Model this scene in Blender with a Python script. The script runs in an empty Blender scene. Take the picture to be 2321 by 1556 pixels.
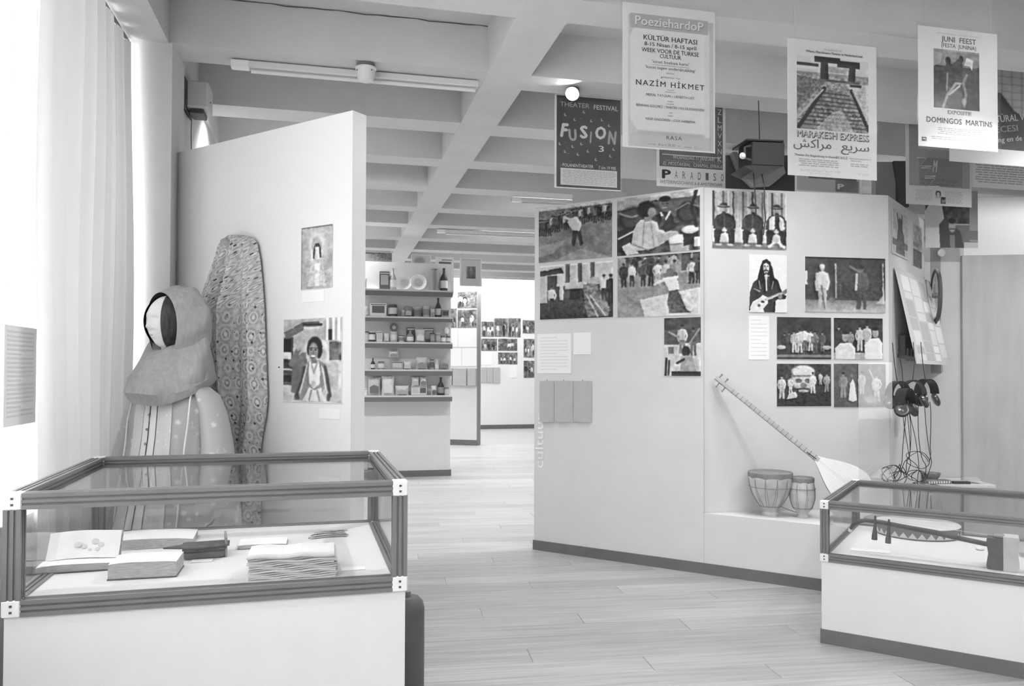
import bpy, math, random
import numpy as np
from mathutils import Vector, Matrix, Euler

# ------------------------------------------------------------------ camera
PI = math.pi
W_PX, H_PX = 2321, 1556
F_PX = 1780.0
PITCH, ROLL, EYE = math.radians(1.0), math.radians(0.2), 1.45
CX, CY = W_PX / 2, H_PX / 2
SHIFT_PX = 65 - F_PX * math.tan(PITCH)
sc = bpy.context.scene
COL = sc.collection
cam_d = bpy.data.cameras.new('camera')
cam_d.sensor_width = 36
cam_d.lens = F_PX / W_PX * 36
cam_d.shift_y = SHIFT_PX / W_PX
cam_d.clip_start, cam_d.clip_end = 0.05, 200
cam = bpy.data.objects.new('camera', cam_d)
COL.objects.link(cam)
CAM_R = Euler((PI / 2 + PITCH, 0, 0)).to_matrix() @ Matrix.Rotation(ROLL, 3, 'Z')
cam.matrix_world = Matrix.Translation((0, 0, EYE)) @ CAM_R.to_4x4()
sc.camera = cam

# ------------------------------------------------------------------ view, world, large lights
sc.view_settings.view_transform = 'Standard'
sc.view_settings.look = 'None'
sc.view_settings.gamma = 1
sc.view_settings.use_curve_mapping = False
sc.view_settings.exposure = 0.5
sc.cycles.max_bounces, sc.cycles.diffuse_bounces, sc.cycles.glossy_bounces = 6, 3, 3
sc.cycles.transparent_max_bounces = 14
sc.cycles.use_adaptive_sampling, sc.cycles.adaptive_threshold = True, .04
sc.cycles.caustics_reflective = sc.cycles.caustics_refractive = False
world = bpy.data.worlds.new('overcast_sky')
sc.world = world
world.use_nodes = True
world.node_tree.nodes['Background'].inputs[0].default_value = (1, 1, 1, 1)
world.node_tree.nodes['Background'].inputs[1].default_value = 1.4

# the building's own grid: t runs down the room, v across it (13 degrees off the camera axis)
TH = math.radians(13)
RV, DV = Vector((math.cos(TH), math.sin(TH), 0)), Vector((-math.sin(TH), math.cos(TH), 0))
def VT(v, t, z=0.0):
    return RV * v + DV * t + Vector((0, 0, z))

def area(name, loc, direction, sx, sy, power):
    l = bpy.data.lights.new(name, 'AREA')
    l.shape, l.size, l.size_y, l.energy = 'RECTANGLE', sx, sy, power
    o = bpy.data.objects.new(name, l)
    COL.objects.link(o)
    o.location = loc
    o.rotation_euler = Vector(direction).to_track_quat('-Z', 'Y').to_euler()
    return o
def spot(name, loc, target, power, angle=60, blend=.6, radius=.06):
    l = bpy.data.lights.new(name, 'SPOT')
    l.energy, l.spot_size, l.spot_blend, l.shadow_soft_size = power, math.radians(angle), blend, radius
    o = bpy.data.objects.new(name, l)
    COL.objects.link(o)
    o.location = loc
    o.rotation_euler = (Vector(target) - Vector(loc)).to_track_quat('-Z', 'Y').to_euler()
    return o

# daylight through the long curtained window on the left and the skylight of the far hall
area('window_daylight', VT(-1.95, 0.6, 2.1), RV, 8.4, 2.4, 480)
area('skylight_daylight', VT(1.5, 19.6, 5.6), (0, 0, -1), 8, 7, 420)
BAY_W = 17          # power of each added fill light hidden between the beams
SPOTS = []          # ceiling spotlights are built further down, each with its own lamp

# ------------------------------------------------------------------ pixel helpers (used to read sizes off the photograph)
def ray(px, py):
    return CAM_R @ Vector(((px - CX) / F_PX, (CY + SHIFT_PX - py) / F_PX, -1))
EYE_P = Vector((0, 0, EYE))
def at(px, py, Y):
    d = ray(px, py); return EYE_P + d * (Y / d.y)
def onz(px, py, z):
    d = ray(px, py); return EYE_P + d * ((z - EYE) / d.z)

# ------------------------------------------------------------------ materials
def lin(v):
    v = max(0.0, min(255.0, v)) / 255
    return v / 12.92 if v <= .04045 else ((v + .055) / 1.055) ** 2.4
def g4(v):
    c = lin(v); return (c, c, c, 1)
MATS = {}
def mat(name, v=200, rough=.6, amp=0, scale=8, spec=.3, metal=0, stretch=(1, 1, 1), bump=0, rnd=0, trans=0):
    """plain grey surface (v: its sRGB tone) with optional noise mottling and per-object variation"""
    if name in MATS: return MATS[name]
    m = bpy.data.materials.new(name); m.use_nodes = True
    nt = m.node_tree; N = nt.nodes; L = nt.links
    b = N['Principled BSDF']
    b.inputs['Base Color'].default_value = g4(v)
    b.inputs['Roughness'].default_value = rough
    b.inputs['Specular IOR Level'].default_value = spec
    b.inputs['Metallic'].default_value = metal
    b.inputs['Transmission Weight'].default_value = trans
    if amp or bump:
        tc = N.new('ShaderNodeTexCoord'); mp = N.new('ShaderNodeMapping'); mp.inputs['Scale'].default_value = stretch
        no = N.new('ShaderNodeTexNoise'); no.inputs['Scale'].default_value = scale; no.inputs['Detail'].default_value = 5
        L.new(tc.outputs['Object'], mp.inputs[0]); L.new(mp.outputs[0], no.inputs['Vector'])
        if amp:
            cr = N.new('ShaderNodeValToRGB')
            cr.color_ramp.elements[0].position, cr.color_ramp.elements[1].position = .3, .7
            cr.color_ramp.elements[0].color, cr.color_ramp.elements[1].color = g4(v - amp), g4(v + amp)
            L.new(no.outputs['Fac'], cr.inputs[0]); L.new(cr.outputs[0], b.inputs['Base Color'])
        if bump:
            bp = N.new('ShaderNodeBump'); bp.inputs['Strength'].default_value = bump; bp.inputs['Distance'].default_value = .01
            L.new(no.outputs['Fac'], bp.inputs['Height']); L.new(bp.outputs[0], b.inputs['Normal'])
    if rnd:
        oi = N.new('ShaderNodeObjectInfo'); mr = N.new('ShaderNodeMapRange')
        mr.inputs['To Min'].default_value, mr.inputs['To Max'].default_value = 1 - rnd, 1 + rnd
        mx = N.new('ShaderNodeVectorMath'); mx.operation = 'SCALE'
        L.new(oi.outputs['Random'], mr.inputs['Value']); L.new(mr.outputs[0], mx.inputs['Scale'])
        src = b.inputs['Base Color'].links
        if src: L.new(src[0].from_socket, mx.inputs[0])
        else: mx.inputs[0].default_value = g4(v)[:3]
        L.new(mx.outputs[0], b.inputs['Base Color'])
    MATS[name] = m
    return m
def glass(name, tint=1.0, refl=.06, rough=0.0, haze=0.0):
    """thin clear pane: mostly see-through with a fresnel reflection"""
    if name in MATS: return MATS[name]
    m = bpy.data.materials.new(name); m.use_nodes = True
    nt = m.node_tree; N = nt.nodes; L = nt.links; N.remove(N['Principled BSDF'])
    tr = N.new('ShaderNodeBsdfTransparent'); tr.inputs[0].default_value = (tint, tint, tint, 1)
    gl = N.new('ShaderNodeBsdfGlossy'); gl.inputs['Roughness'].default_value = rough
    fr = N.new('ShaderNodeLayerWeight'); fr.inputs[0].default_value = .5
    pw = N.new('ShaderNodeMath'); pw.operation = 'POWER'; pw.inputs[1].default_value = 5
    L.new(fr.outputs['Facing'], pw.inputs[0])
    mm = N.new('ShaderNodeMath'); mm.operation = 'MULTIPLY_ADD'; mm.inputs[1].default_value = .85; mm.inputs[2].default_value = refl
    mm.use_clamp = True
    mx = N.new('ShaderNodeMixShader')
    L.new(pw.outputs[0], mm.inputs[0]); L.new(mm.outputs[0], mx.inputs[0]); L.new(tr.outputs[0], mx.inputs[1]); L.new(gl.outputs[0], mx.inputs[2])
    out = mx
    if haze:
        df = N.new('ShaderNodeBsdfDiffuse'); df.inputs[0].default_value = (.9, .9, .9, 1)
        m2 = N.new('ShaderNodeMixShader'); m2.inputs[0].default_value = haze
        L.new(mx.outputs[0], m2.inputs[1]); L.new(df.outputs[0], m2.inputs[2]); out = m2
    L.new(out.outputs[0], N['Material Output'].inputs[0])
    MATS[name] = m
    return m
def emit(name, strength):
    if name in MATS: return MATS[name]
    m = bpy.data.materials.new(name); m.use_nodes = True
    b = m.node_tree.nodes['Principled BSDF']
    b.inputs['Base Color'].default_value = (.9, .9, .9, 1)
    b.inputs['Emission Color'].default_value = (1, 1, 1, 1)
    b.inputs['Emission Strength'].default_value = strength
    m.cycles.emission_sampling = 'NONE'      # the lamp's own light object carries its light
    MATS[name] = m
    return m
def print_mat():
    if 'print' in MATS: return MATS['print']
    m = bpy.data.materials.new('printed_paper'); m.use_nodes = True
    N = m.node_tree.nodes; b = N['Principled BSDF']
    a = N.new('ShaderNodeAttribute'); a.attribute_name = 'tone'
    m.node_tree.links.new(a.outputs['Color'], b.inputs['Base Color'])
    b.inputs['Roughness'].default_value = .5; b.inputs['Specular IOR Level'].default_value = .2
    MATS['print'] = m
    return m
def plank_mat():
    m = bpy.data.materials.new('floor_board'); m.use_nodes = True
    nt = m.node_tree; N = nt.nodes; L = nt.links; b = N['Principled BSDF']
    tc = N.new('ShaderNodeTexCoord'); mp = N.new('ShaderNodeMapping'); mp.inputs['Scale'].default_value = (1.2, 26, 1)
    oi = N.new('ShaderNodeObjectInfo')
    add = N.new('ShaderNodeVectorMath'); add.operation = 'ADD'
    L.new(tc.outputs['Object'], mp.inputs[0]); L.new(mp.outputs[0], add.inputs[0])
    sc3 = N.new('ShaderNodeVectorMath'); sc3.operation = 'SCALE'; sc3.inputs[0].default_value = (37, 91, 13)
    L.new(oi.outputs['Random'], sc3.inputs['Scale']); L.new(sc3.outputs[0], add.inputs[1])
    no = N.new('ShaderNodeTexNoise'); no.inputs['Scale'].default_value = 1.6; no.inputs['Detail'].default_value = 4
    L.new(add.outputs[0], no.inputs['Vector'])
    cr = N.new('ShaderNodeValToRGB'); cr.color_ramp.elements[0].color, cr.color_ramp.elements[1].color = g4(150), g4(177)
    cr.color_ramp.elements[0].position, cr.color_ramp.elements[1].position = .3, .7
    L.new(no.outputs['Fac'], cr.inputs[0])
    mr = N.new('ShaderNodeMapRange'); mr.inputs['To Min'].default_value, mr.inputs['To Max'].default_value = .88, 1.1
    L.new(oi.outputs['Random'], mr.inputs['Value'])
    mx = N.new('ShaderNodeVectorMath'); mx.operation = 'SCALE'
    L.new(cr.outputs[0], mx.inputs[0]); L.new(mr.outputs[0], mx.inputs['Scale']); L.new(mx.outputs[0], b.inputs['Base Color'])
    b.inputs['Roughness'].default_value = .34; b.inputs['Specular IOR Level'].default_value = .5
    return m

# ------------------------------------------------------------------ mesh builder
class MB:
    def __init__(s): s.v, s.f, s.m = [], [], []
    def add(s, verts, faces, mi=0):
        k = len(s.v); s.v += [tuple(p) for p in verts]
        s.f += [tuple(i + k for i in f) for f in faces]; s.m += [mi] * len(faces)
        return s
    def box(s, x0, x1, y0, y1, z0, z1, mi=0):
        v = [(x, y, z) for z in (z0, z1) for y in (y0, y1) for x in (x0, x1)]
        return s.add(v, [(0, 2, 3, 1), (4, 5, 7, 6), (0, 1, 5, 4), (2, 6, 7, 3), (0, 4, 6, 2), (1, 3, 7, 5)], mi)
    def rbox(s, x0, x1, y0, y1, z0, z1, r=.004, mi=0):
        """box with chamfered vertical and horizontal edges"""
        r = min(r, (x1 - x0) / 3, (y1 - y0) / 3, (z1 - z0) / 3)
        rings = []
        for z, i in ((z0, r), (z0 + r, 0), (z1 - r, 0), (z1, r)):
            a, b, c, d = x0 + i, x1 - i, y0 + i, y1 - i
            rings.append([(a + r, c, z), (b - r, c, z), (b, c + r, z), (b, d - r, z), (b - r, d, z), (a + r, d, z), (a, d - r, z), (a, c + r, z)])
        return s.loft(rings, mi=mi)
    def loft(s, rings, closed=True, caps=True, mi=0):
        n = len(rings[0]); v = [p for r in rings for p in r]; f = []
        for i in range(len(rings) - 1):
            for j in range(n if closed else n - 1):
                k = (j + 1) % n
                f.append((i * n + j, i * n + k, (i + 1) * n + k, (i + 1) * n + j))
        if caps and closed:
            f.append(tuple(range(n - 1, -1, -1))); f.append(tuple((len(rings) - 1) * n + j for j in range(n)))
        return s.add(v, f, mi)
    def lathe(s, prof, c=(0, 0, 0), seg=20, mi=0):
        rings = [[(c[0] + r * math.cos(2 * PI * j / seg), c[1] + r * math.sin(2 * PI * j / seg), c[2] + z) for j in range(seg)] for r, z in prof]
        return s.loft(rings, mi=mi)
    def tube(s, path, r, seg=6, mi=0, caps=True):
        P = [Vector(p) for p in path]; rings = []
        rr = r if isinstance(r, (list, tuple)) else [r] * len(P)
        up = None
        for i, p in enumerate(P):
            t = (P[min(i + 1, len(P) - 1)] - P[max(i - 1, 0)])
            t = t.normalized() if t.length > 1e-9 else Vector((0, 0, 1))
            if up is None:
                up = Vector((0, 0, 1)) if abs(t.z) < .9 else Vector((1, 0, 0))
            a = t.cross(up)
            if a.length < 1e-6: a = t.cross(Vector((.3, .8, .2)))
            a.normalize(); b = a.cross(t).normalized(); up = b
            rings.append([p + (a * math.cos(2 * PI * j / seg) + b * math.sin(2 * PI * j / seg)) * rr[i] for j in range(seg)])
        return s.loft(rings, caps=caps, mi=mi)
    def prism(s, poly, axis, a, b, mi=0):
        """polygon in the other two axes, extruded along axis from a to b"""
        def pt(p, h):
            return {'x': (h, p[0], p[1]), 'y': (p[0], h, p[1]), 'z': (p[0], p[1], h)}[axis]
        return s.loft([[pt(p, a) for p in poly], [pt(p, b) for p in poly]], mi=mi)
    def ellipsoid(s, c, r, seg=16, rings=10, mi=0):
        R = [[(c[0] + r[0] * max(.001, math.sin(PI * i / rings)) * math.cos(2 * PI * j / seg), c[1] + r[1] * max(.001, math.sin(PI * i / rings)) * math.sin(2 * PI * j / seg), c[2] - r[2] * math.cos(PI * i / rings)) for j in range(seg)] for i in range(rings + 1)]
        return s.loft(R, mi=mi)
    def xform(s, M):
        s.v = [tuple(M @ Vector(p)) for p in s.v]; return s
    def build(s, name, material, parent=None, smooth=False, loc=None, rz=0.0, kind=None):
        me = bpy.data.meshes.new(name)
        me.from_pydata(s.v, [], s.f); me.update()
        ms = material if isinstance(material, (list, tuple)) else [material]
        for m in ms: me.materials.append(m)
        if len(ms) > 1: me.polygons.foreach_set('material_index', s.m)
        bm_fix(me)
        if smooth:
            me.polygons.foreach_set('use_smooth', [True] * len(me.polygons))
            try: me.set_sharp_from_angle(angle=math.radians(38))
            except Exception: pass
        return link(name, me, parent, loc, rz, kind)
import bmesh
def bm_fix(me):
    bm = bmesh.new(); bm.from_mesh(me); bmesh.ops.recalc_face_normals(bm, faces=bm.faces); bm.to_mesh(me); bm.free()
def link(name, me, parent=None, loc=None, rz=0.0, kind=None):
    o = bpy.data.objects.new(name, me); COL.objects.link(o)
    if parent is not None: o.parent = parent
    if loc is not None: o.location = loc
    if rz: o.rotation_euler = (0, 0, rz)
    if kind: o['kind'] = kind
    return o
def tag(o, label, cat, group=None):
    o['label'], o['category'] = label, cat
    if group: o['group'] = group
    return o
def empty(name, loc, rz=0.0):
    o = bpy.data.objects.new(name, None); COL.objects.link(o)
    o.empty_display_size = .1
    o.location = loc; o.rotation_euler = (0, 0, rz)
    return o
def dup(o, parent=None):
    c = o.copy(); COL.objects.link(c)
    if parent is not None: c.parent = parent
    for ch in list(o.children): dup(ch, c)
    return c

class Frame:
    """a vertical plane: local x runs right along it, y into it, z up"""
    def __init__(s, o, rz):
        s.o, s.rz = Vector((o[0], o[1], 0)), rz
        s.x = Vector((math.cos(rz), math.sin(rz), 0)); s.y = Vector((-math.sin(rz), math.cos(rz), 0))
    def px(s, x, y, off=0.0):
        d = ray(x, y); o = s.o + s.y * off
        k = (o - EYE_P).dot(s.y) / d.dot(s.y)
        p = EYE_P + d * k
        return (p - s.o).dot(s.x), p.z
    def pt(s, u, y, z):
        p = s.o + s.x * u + s.y * y; return Vector((p.x, p.y, z))

# text: one mesh per line of lettering
def text(s, x, y, z, h, material, parent, width=None, bold=0.0, shear=0.0, align='CENTER', rot=None, name='lettering', space=1.0):
    cu = bpy.data.curves.new(name, 'FONT'); cu.body = s; cu.align_x = align; cu.align_y = 'BOTTOM_BASELINE'
    cu.shear = shear; cu.resolution_u = 2; cu.space_character = space
    tmp = bpy.data.objects.new(name, cu); COL.objects.link(tmp)
    me = bpy.data.meshes.new_from_object(tmp)
    bpy.data.objects.remove(tmp); bpy.data.curves.remove(cu)
    n = len(me.vertices)
    if n == 0: return None
    if bold:                                    # heavier strokes: the letter shapes laid side by side
        bb = bmesh.new()
        for kz, (dx, dy) in enumerate(((-bold * .7, 0), (bold * .7, 0), (0, bold * .5), (0, -bold * .5))):
            m2 = me.copy(); m2.transform(Matrix.Translation((dx, dy, kz * .0002))); bb.from_mesh(m2); bpy.data.meshes.remove(m2)
        bb.to_mesh(me); bb.free(); n = len(me.vertices)
    co = np.empty(n * 3, 'f'); me.vertices.foreach_get('co', co); co = co.reshape(-1, 3)
    ch = .70
    k = h / ch
    kx = k
    if width:
        ext = co[:, 0].max() - co[:, 0].min(); kx = width / max(ext, 1e-6)
    out = np.zeros_like(co)
    a, b = co[:, 0] * kx, co[:, 1] * k
    if align == 'CENTER' and width: a = a - (a.max() + a.min()) / 2
    if rot: a, b = a * math.cos(rot) - b * math.sin(rot), a * math.sin(rot) + b * math.cos(rot)
    out[:, 0], out[:, 1], out[:, 2] = a + x, y - co[:, 2], b + z
    me.vertices.foreach_set('co', out.astype('f').ravel()); me.materials.clear(); me.materials.append(material); me.update()
    me.name = name
    return link(name, me, parent)

# ------------------------------------------------------------------ printed pictures: tone per grid vertex
RNG = np.random.default_rng(7)
class Pic:
    """a flat print, drawn in 0..100 x 0..100 (y down) on a grid of tones (0..255)"""
    def __init__(s, asp, rows, base=200):
        rows = int(rows * 1.6)
        s.h, s.w = rows, max(4, int(round(rows * asp)))
        s.a = np.full((s.h, s.w), float(base)); s.asp = asp
        s.Y, s.X = np.meshgrid((np.arange(s.h) + .5) / s.h * 100, (np.arange(s.w) + .5) / s.w * 100, indexing='ij')
    def put(s, m, v, op=1.0):
        s.a = s.a * (1 - m * op) + v * m * op; return s
    def rect(s, x0, y0, x1, y1, v, op=1.0):
        return s.put(((s.X >= x0) & (s.X <= x1) & (s.Y >= y0) & (s.Y <= y1)).astype(float), v, op)
    def ell(s, cx, cy, rx, ry, v, soft=.25, op=1.0):
        d = np.sqrt(((s.X - cx) / rx) ** 2 + ((s.Y - cy) / ry) ** 2)
        return s.put(np.clip((1 - d) / soft + .5, 0, 1), v, op)
    def poly(s, pts, v, op=1.0):
        m = np.zeros_like(s.X, bool); n = len(pts)
        for i in range(n):
            x0, y0 = pts[i]; x1, y1 = pts[(i + 1) % n]
            c = ((y0 > s.Y) != (y1 > s.Y)) & (s.X < (x1 - x0) * (s.Y - y0) / ((y1 - y0) or 1e-9) + x0)
            m ^= c
        return s.put(m.astype(float), v, op)
    def line(s, pts, wd, v, op=1.0):
        d = np.full_like(s.X, 1e9)
        for (x0, y0), (x1, y1) in zip(pts[:-1], pts[1:]):
            X, Y, ax, bx = s.X * s.asp, s.Y, x0 * s.asp, x1 * s.asp
            dx, dy = bx - ax, y1 - y0; L = dx * dx + dy * dy or 1e-9
            k = np.clip(((X - ax) * dx + (Y - y0) * dy) / L, 0, 1)
            d = np.minimum(d, np.hypot(X - ax - k * dx, Y - y0 - k * dy))
        return s.put(np.clip(wd / 2 - d + .6, 0, 1), v, op)
    def grad(s, y0, y1, v0, v1):
        k = np.clip((s.Y - y0) / (y1 - y0), 0, 1); m = (s.Y >= y0) & (s.Y <= y1)
        s.a = np.where(m, v0 + (v1 - v0) * k, s.a); return s
    def noise(s, amp, cells, x0=0, y0=0, x1=100, y1=100):
        gh, gw = max(2, int(cells)), max(2, int(cells * s.asp))
        g = RNG.random((gh + 1, gw + 1)) * 2 - 1
        fy, fx = s.Y / 100 * gh, s.X / 100 * gw
        iy, ix = np.minimum(fy.astype(int), gh - 1), np.minimum(fx.astype(int), gw - 1)
        ty, tx = fy - iy, fx - ix
        n = (g[iy, ix] * (1 - tx) + g[iy, ix + 1] * tx) * (1 - ty) + (g[iy + 1, ix] * (1 - tx) + g[iy + 1, ix + 1] * tx) * ty
        m = ((s.X >= x0) & (s.X <= x1) & (s.Y >= y0) & (s.Y <= y1))
        s.a = s.a + n * amp * m; return s
    def person(s, x, yf, h, top=220, bot=60, head=120, hair=None, wd=1.0, lean=0.0):
        """standing figure: feet at (x, yf), height h"""
        k = h * wd / s.asp * .92
        a1, a2 = RNG.uniform(-.02, .03), RNG.uniform(-.03, .03)
        s.poly([(x - .10 * k, yf - .52 * h), (x + .10 * k, yf - .52 * h), (x + .12 * k + a1 * k, yf), (x + .03 * k, yf), (x + .01 * k, yf - .42 * h), (x - .03 * k, yf), (x - .12 * k + a2 * k, yf)], bot)
        l = lean * k
        s.poly([(x - .10 * k, yf - .48 * h), (x + .105 * k, yf - .48 * h), (x + .14 * k + l, yf - .8 * h), (x + .045 * k + l, yf - .855 * h), (x - .05 * k + l, yf - .855 * h), (x - .145 * k + l, yf - .79 * h)], top)
        s.line([(x - .13 * k + l, yf - .79 * h), (x - .165 * k + a2 * k, yf - .6 * h), (x - .13 * k, yf - .44 * h)], .055 * h, top - 12)
        s.line([(x + .12 * k + l, yf - .79 * h), (x + .17 * k + a1 * k, yf - .62 * h), (x + .12 * k, yf - .46 * h)], .055 * h, top + 8)
        s.line([(x + .02 * k, yf - .5 * h), (x + .01 * k + l, yf - .82 * h)], .014 * h, top - 30, .6)
        s.poly([(x - .03 * k + l, yf - .85 * h), (x + .03 * k + l, yf - .85 * h), (x + .025 * k + l, yf - .9 * h), (x - .025 * k + l, yf - .9 * h)], head)
        s.ell(x + l, yf - .93 * h, .058 * k, .072 * h, head)
        s.ell(x + l, yf - .965 * h, .066 * k, .05 * h, hair if hair is not None else head - 40)
        return s
    def crowd(s, x0, x1, y0, y1, n, h, lo=40, hi=235, dark=.6):
        for i in range(n):
            x = RNG.uniform(x0, x1); y = y0 + (y1 - y0) * i / max(1, n - 1)
            t = RNG.uniform(lo, hi) if RNG.random() > dark else RNG.uniform(lo, lo + 50)
            s.person(x, y + h, h * RNG.uniform(.85, 1.1), t, RNG.uniform(40, 110), RNG.uniform(90, 190), 50)
        return s
    def finish(s, k=1.0):
        """photographic unevenness: bend outlines a little, soften, add tonal mottling and grain"""
        def nz(cells):
            gh, gw = max(2, int(cells)), max(2, int(cells * s.asp))
            g = RNG.random((gh + 1, gw + 1)) * 2 - 1
            fy, fx = s.Y / 100 * gh, s.X / 100 * gw
            iy, ix = np.minimum(fy.astype(int), gh - 1), np.minimum(fx.astype(int), gw - 1)
            ty, tx = fy - iy, fx - ix
            return (g[iy, ix] * (1 - tx) + g[iy, ix + 1] * tx) * (1 - ty) + (g[iy + 1, ix] * (1 - tx) + g[iy + 1, ix + 1] * tx) * ty
        wx = (nz(9) * 1.1 + nz(24) * .7) * k; wy = (nz(9) * 1.1 + nz(24) * .7) * k
        xi = np.clip(((s.X + wx) / 100 * s.w - .5).round().astype(int), 0, s.w - 1)
        yi = np.clip(((s.Y + wy) / 100 * s.h - .5).round().astype(int), 0, s.h - 1)
        a = s.a[yi, xi]
        p = np.pad(a, 1, mode='edge')
        a = a * .5 + (p[:-2, 1:-1] + p[2:, 1:-1] + p[1:-1, :-2] + p[1:-1, 2:]) * .125
        def blur(q, n):
            for _ in range(n):
                t = np.pad(q, 1, mode='edge')
                q = (t[:-2, 1:-1] + t[2:, 1:-1] + t[1:-1, :-2] + t[1:-1, 2:] + 2 * q) / 6
            return q
        soft = blur(a, max(3, s.h // 18)); d = max(1, s.h // 30)
        sh = np.roll(np.roll(soft, d, 0), -d, 1)
        a = a + .30 * (a - sh)                                   # modelling of the forms in the picture
        tex = 1 + (.10 * nz(14) + .09 * nz(30) + .06 * nz(60)) * np.clip((250 - a) / 60, .12, 1) * min(1, k * 2)
        s.a = np.clip(a, 44, 246) * tex + RNG.normal(0, 3, a.shape)
        return s
    def mesh(s, w, h, y=0.0, x0=None, z0=0.0, bend=0.0):
        """grid w x h (m), centred in x unless x0, bottom at z0, facing -y"""
        x0 = -w / 2 if x0 is None else x0
        a = s.a; b = np.zeros((s.h + 1, s.w + 1)); c = np.zeros_like(b)
        for dy in (0, 1):
            for dx in (0, 1):
                b[dy:dy + s.h, dx:dx + s.w] += a; c[dy:dy + s.h, dx:dx + s.w] += 1
        b = b / c
        u = np.linspace(0, 1, s.w + 1); q = np.linspace(1, 0, s.h + 1)
        Z, U = np.meshgrid(q, u, indexing='ij')
        P = np.stack([x0 + U * w, np.full_like(U, y) - bend * np.sin(PI * U), z0 + Z * h], -1).reshape(-1, 3)
        k = np.arange((s.h + 1) * (s.w + 1)).reshape(s.h + 1, s.w + 1)
        Fc = np.stack([k[1:, :-1], k[1:, 1:], k[:-1, 1:], k[:-1, :-1]], -1).reshape(-1, 4)
        me = bpy.data.meshes.new('picture')
        me.vertices.add(len(P)); me.vertices.foreach_set('co', P.astype('f').ravel())
        me.loops.add(Fc.size); me.loops.foreach_set('vertex_index', Fc.astype('i').ravel())
        me.polygons.add(len(Fc)); me.polygons.foreach_set('loop_start', np.arange(0, Fc.size, 4, dtype='i'))
        try: me.polygons.foreach_set('loop_total', np.full(len(Fc), 4, 'i'))
        except Exception: pass
        me.update(calc_edges=True)
        at_ = me.color_attributes.new('tone', 'FLOAT_COLOR', 'POINT')
        v = np.clip(b, 0, 255).reshape(-1) / 255
        l = np.where(v <= .04045, v / 12.92, ((v + .055) / 1.055) ** 2.4)
        at_.data.foreach_set('color', np.stack([l, l, l, np.ones_like(l)], -1).astype('f').ravel())
        me.materials.append(print_mat())
        return me

# ================================================================== SETTING
M_WALL = mat('wall_paint', 226, .75, 3, 5)
M_PANEL = mat('panel_paint', 220, .7, 2, 5)
M_WHITE = mat('white_paint', 238, .6)
M_CEIL = mat('ceiling_paint', 216, .8, 4, 3)
M_BASE = mat('skirting_dark', 112, .55, 4, 9)
M_JOINT = mat('floor_joint', 120, .6)
M_SIDE = mat('panel_edge_grey', 150, .7)
M_PLANK = plank_mat()
WHITE_PAPER = mat('white_paper', 246, .6)
GREY_PAPER = mat('grey_paper', 186, .65, 3, 14)
INK = mat('ink', 58, .6)
INK_MID = mat('ink_mid', 118, .6)
INK_PALE = mat('ink_pale', 190, .6)
INK_WHITE = mat('ink_white', 248, .6)
BLACK = mat('black_plastic', 48, .35, spec=.5)
DARK = mat('dark_grey', 86, .5)

def structure(o): o['kind'] = 'structure'; return o

# floor with single boards; joints are real gaps over a slightly lower bed
floor = structure(MB().box(-9, 14, -6, 26, -.2, -.004).build('floor', mat('floor_bed', 168, .4, 8, 2, stretch=(1, 9, 1))))
PL_A = math.radians(8.5)
pf_x, pf_y = Vector((math.cos(PL_A), math.sin(PL_A), 0)), Vector((-math.sin(PL_A), math.cos(PL_A), 0))
PW, PLN = .185, 2.1
plank_me = None
n_plank = 0
random.seed(4)
def sees(p):
    q = CAM_R.transposed() @ (p - EYE_P)
    if q.z > -.2: return False
    x, y = CX + F_PX * q.x / -q.z, CY + SHIFT_PX - F_PX * q.y / -q.z
    return 780 < x < 2400 and y < 1640
for row in range(11, 80):
    d = row * PW
    off = (row * .73) % 1.0 * PLN
    for k in range(-3, 5):
        u = k * PLN + off
        c = pf_x * (u + PLN / 2) + pf_y * (d + PW / 2)
        if c.y > 13.2 or n_plank >= 295: continue
        pts = [pf_x * (u + e) + pf_y * d for e in (.05, PLN / 2, PLN - .05)]
        if not any(sees(p) for p in pts): continue
        # nothing of the boards shows behind the slanted exhibition wall on the right
        if all(p.x > .35 + max(0, (6.5 - p.y) * 1.6) + .8 for p in pts): continue
        if plank_me is None:
            o = MB().rbox(-PLN / 2 + .0015, PLN / 2 - .0015, -PW / 2 + .001, PW / 2 - .001, -.016, 0, .0012).build('plank', M_PLANK, floor)
            plank_me = o.data
        else:
            o = link('plank', plank_me, floor)
        o.location = c; o.rotation_euler = (0, 0, PL_A); n_plank += 1

# ceiling: slab with deep cross beams and one long beam
BEAM_Z, SLAB_Z = 3.40, 3.70
ceiling = structure(empty('ceiling', VT(0, 0, SLAB_Z), TH))
MB().box(-1.7, 9.5, -4.2, 15.9, 0, .25).build('slab', M_CEIL, ceiling)
bm_ = None
T_BEAMS = [4.98 + 1.08 * k for k in range(-7, 11)]
for k, t in enumerate(T_BEAMS):
    if bm_ is None:
        o = MB().box(-1.6, 9.5, 0, .277, BEAM_Z - SLAB_Z, 0).build('beam', M_CEIL, ceiling); bm_ = o.data
    else:
        o = link('beam', bm_, ceiling)
    o.location = (0, t, 0)
MB().box(.98, 1.27, -4.2, 15.9, BEAM_Z - SLAB_Z - .003, -.001).build('long_beam', M_CEIL, ceiling)
MB().box(-1.7, -.95, -4.2, 15.9, BEAM_Z - SLAB_Z - .006, -.002).build('edge_beam', M_CEIL, ceiling)
for t, v0, v1, dz in ((7.33, -.6, .95, .24), (7.33, 1.3, 4, .235), (4.98, -.93, 1.0, .295), (6.19, 1.3, 3.6, .22)):   # cracked joint between slab and beam
    pts = [(v0 + (v1 - v0) * i / 24, t - .003, -.3 + dz + .006 * math.sin(i * 1.7) * math.sin(i * .6)) for i in range(25)]
    MB().tube(pts, .0035, 4).build('joint_crack', mat('crack', 96, .9), ceiling)

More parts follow.
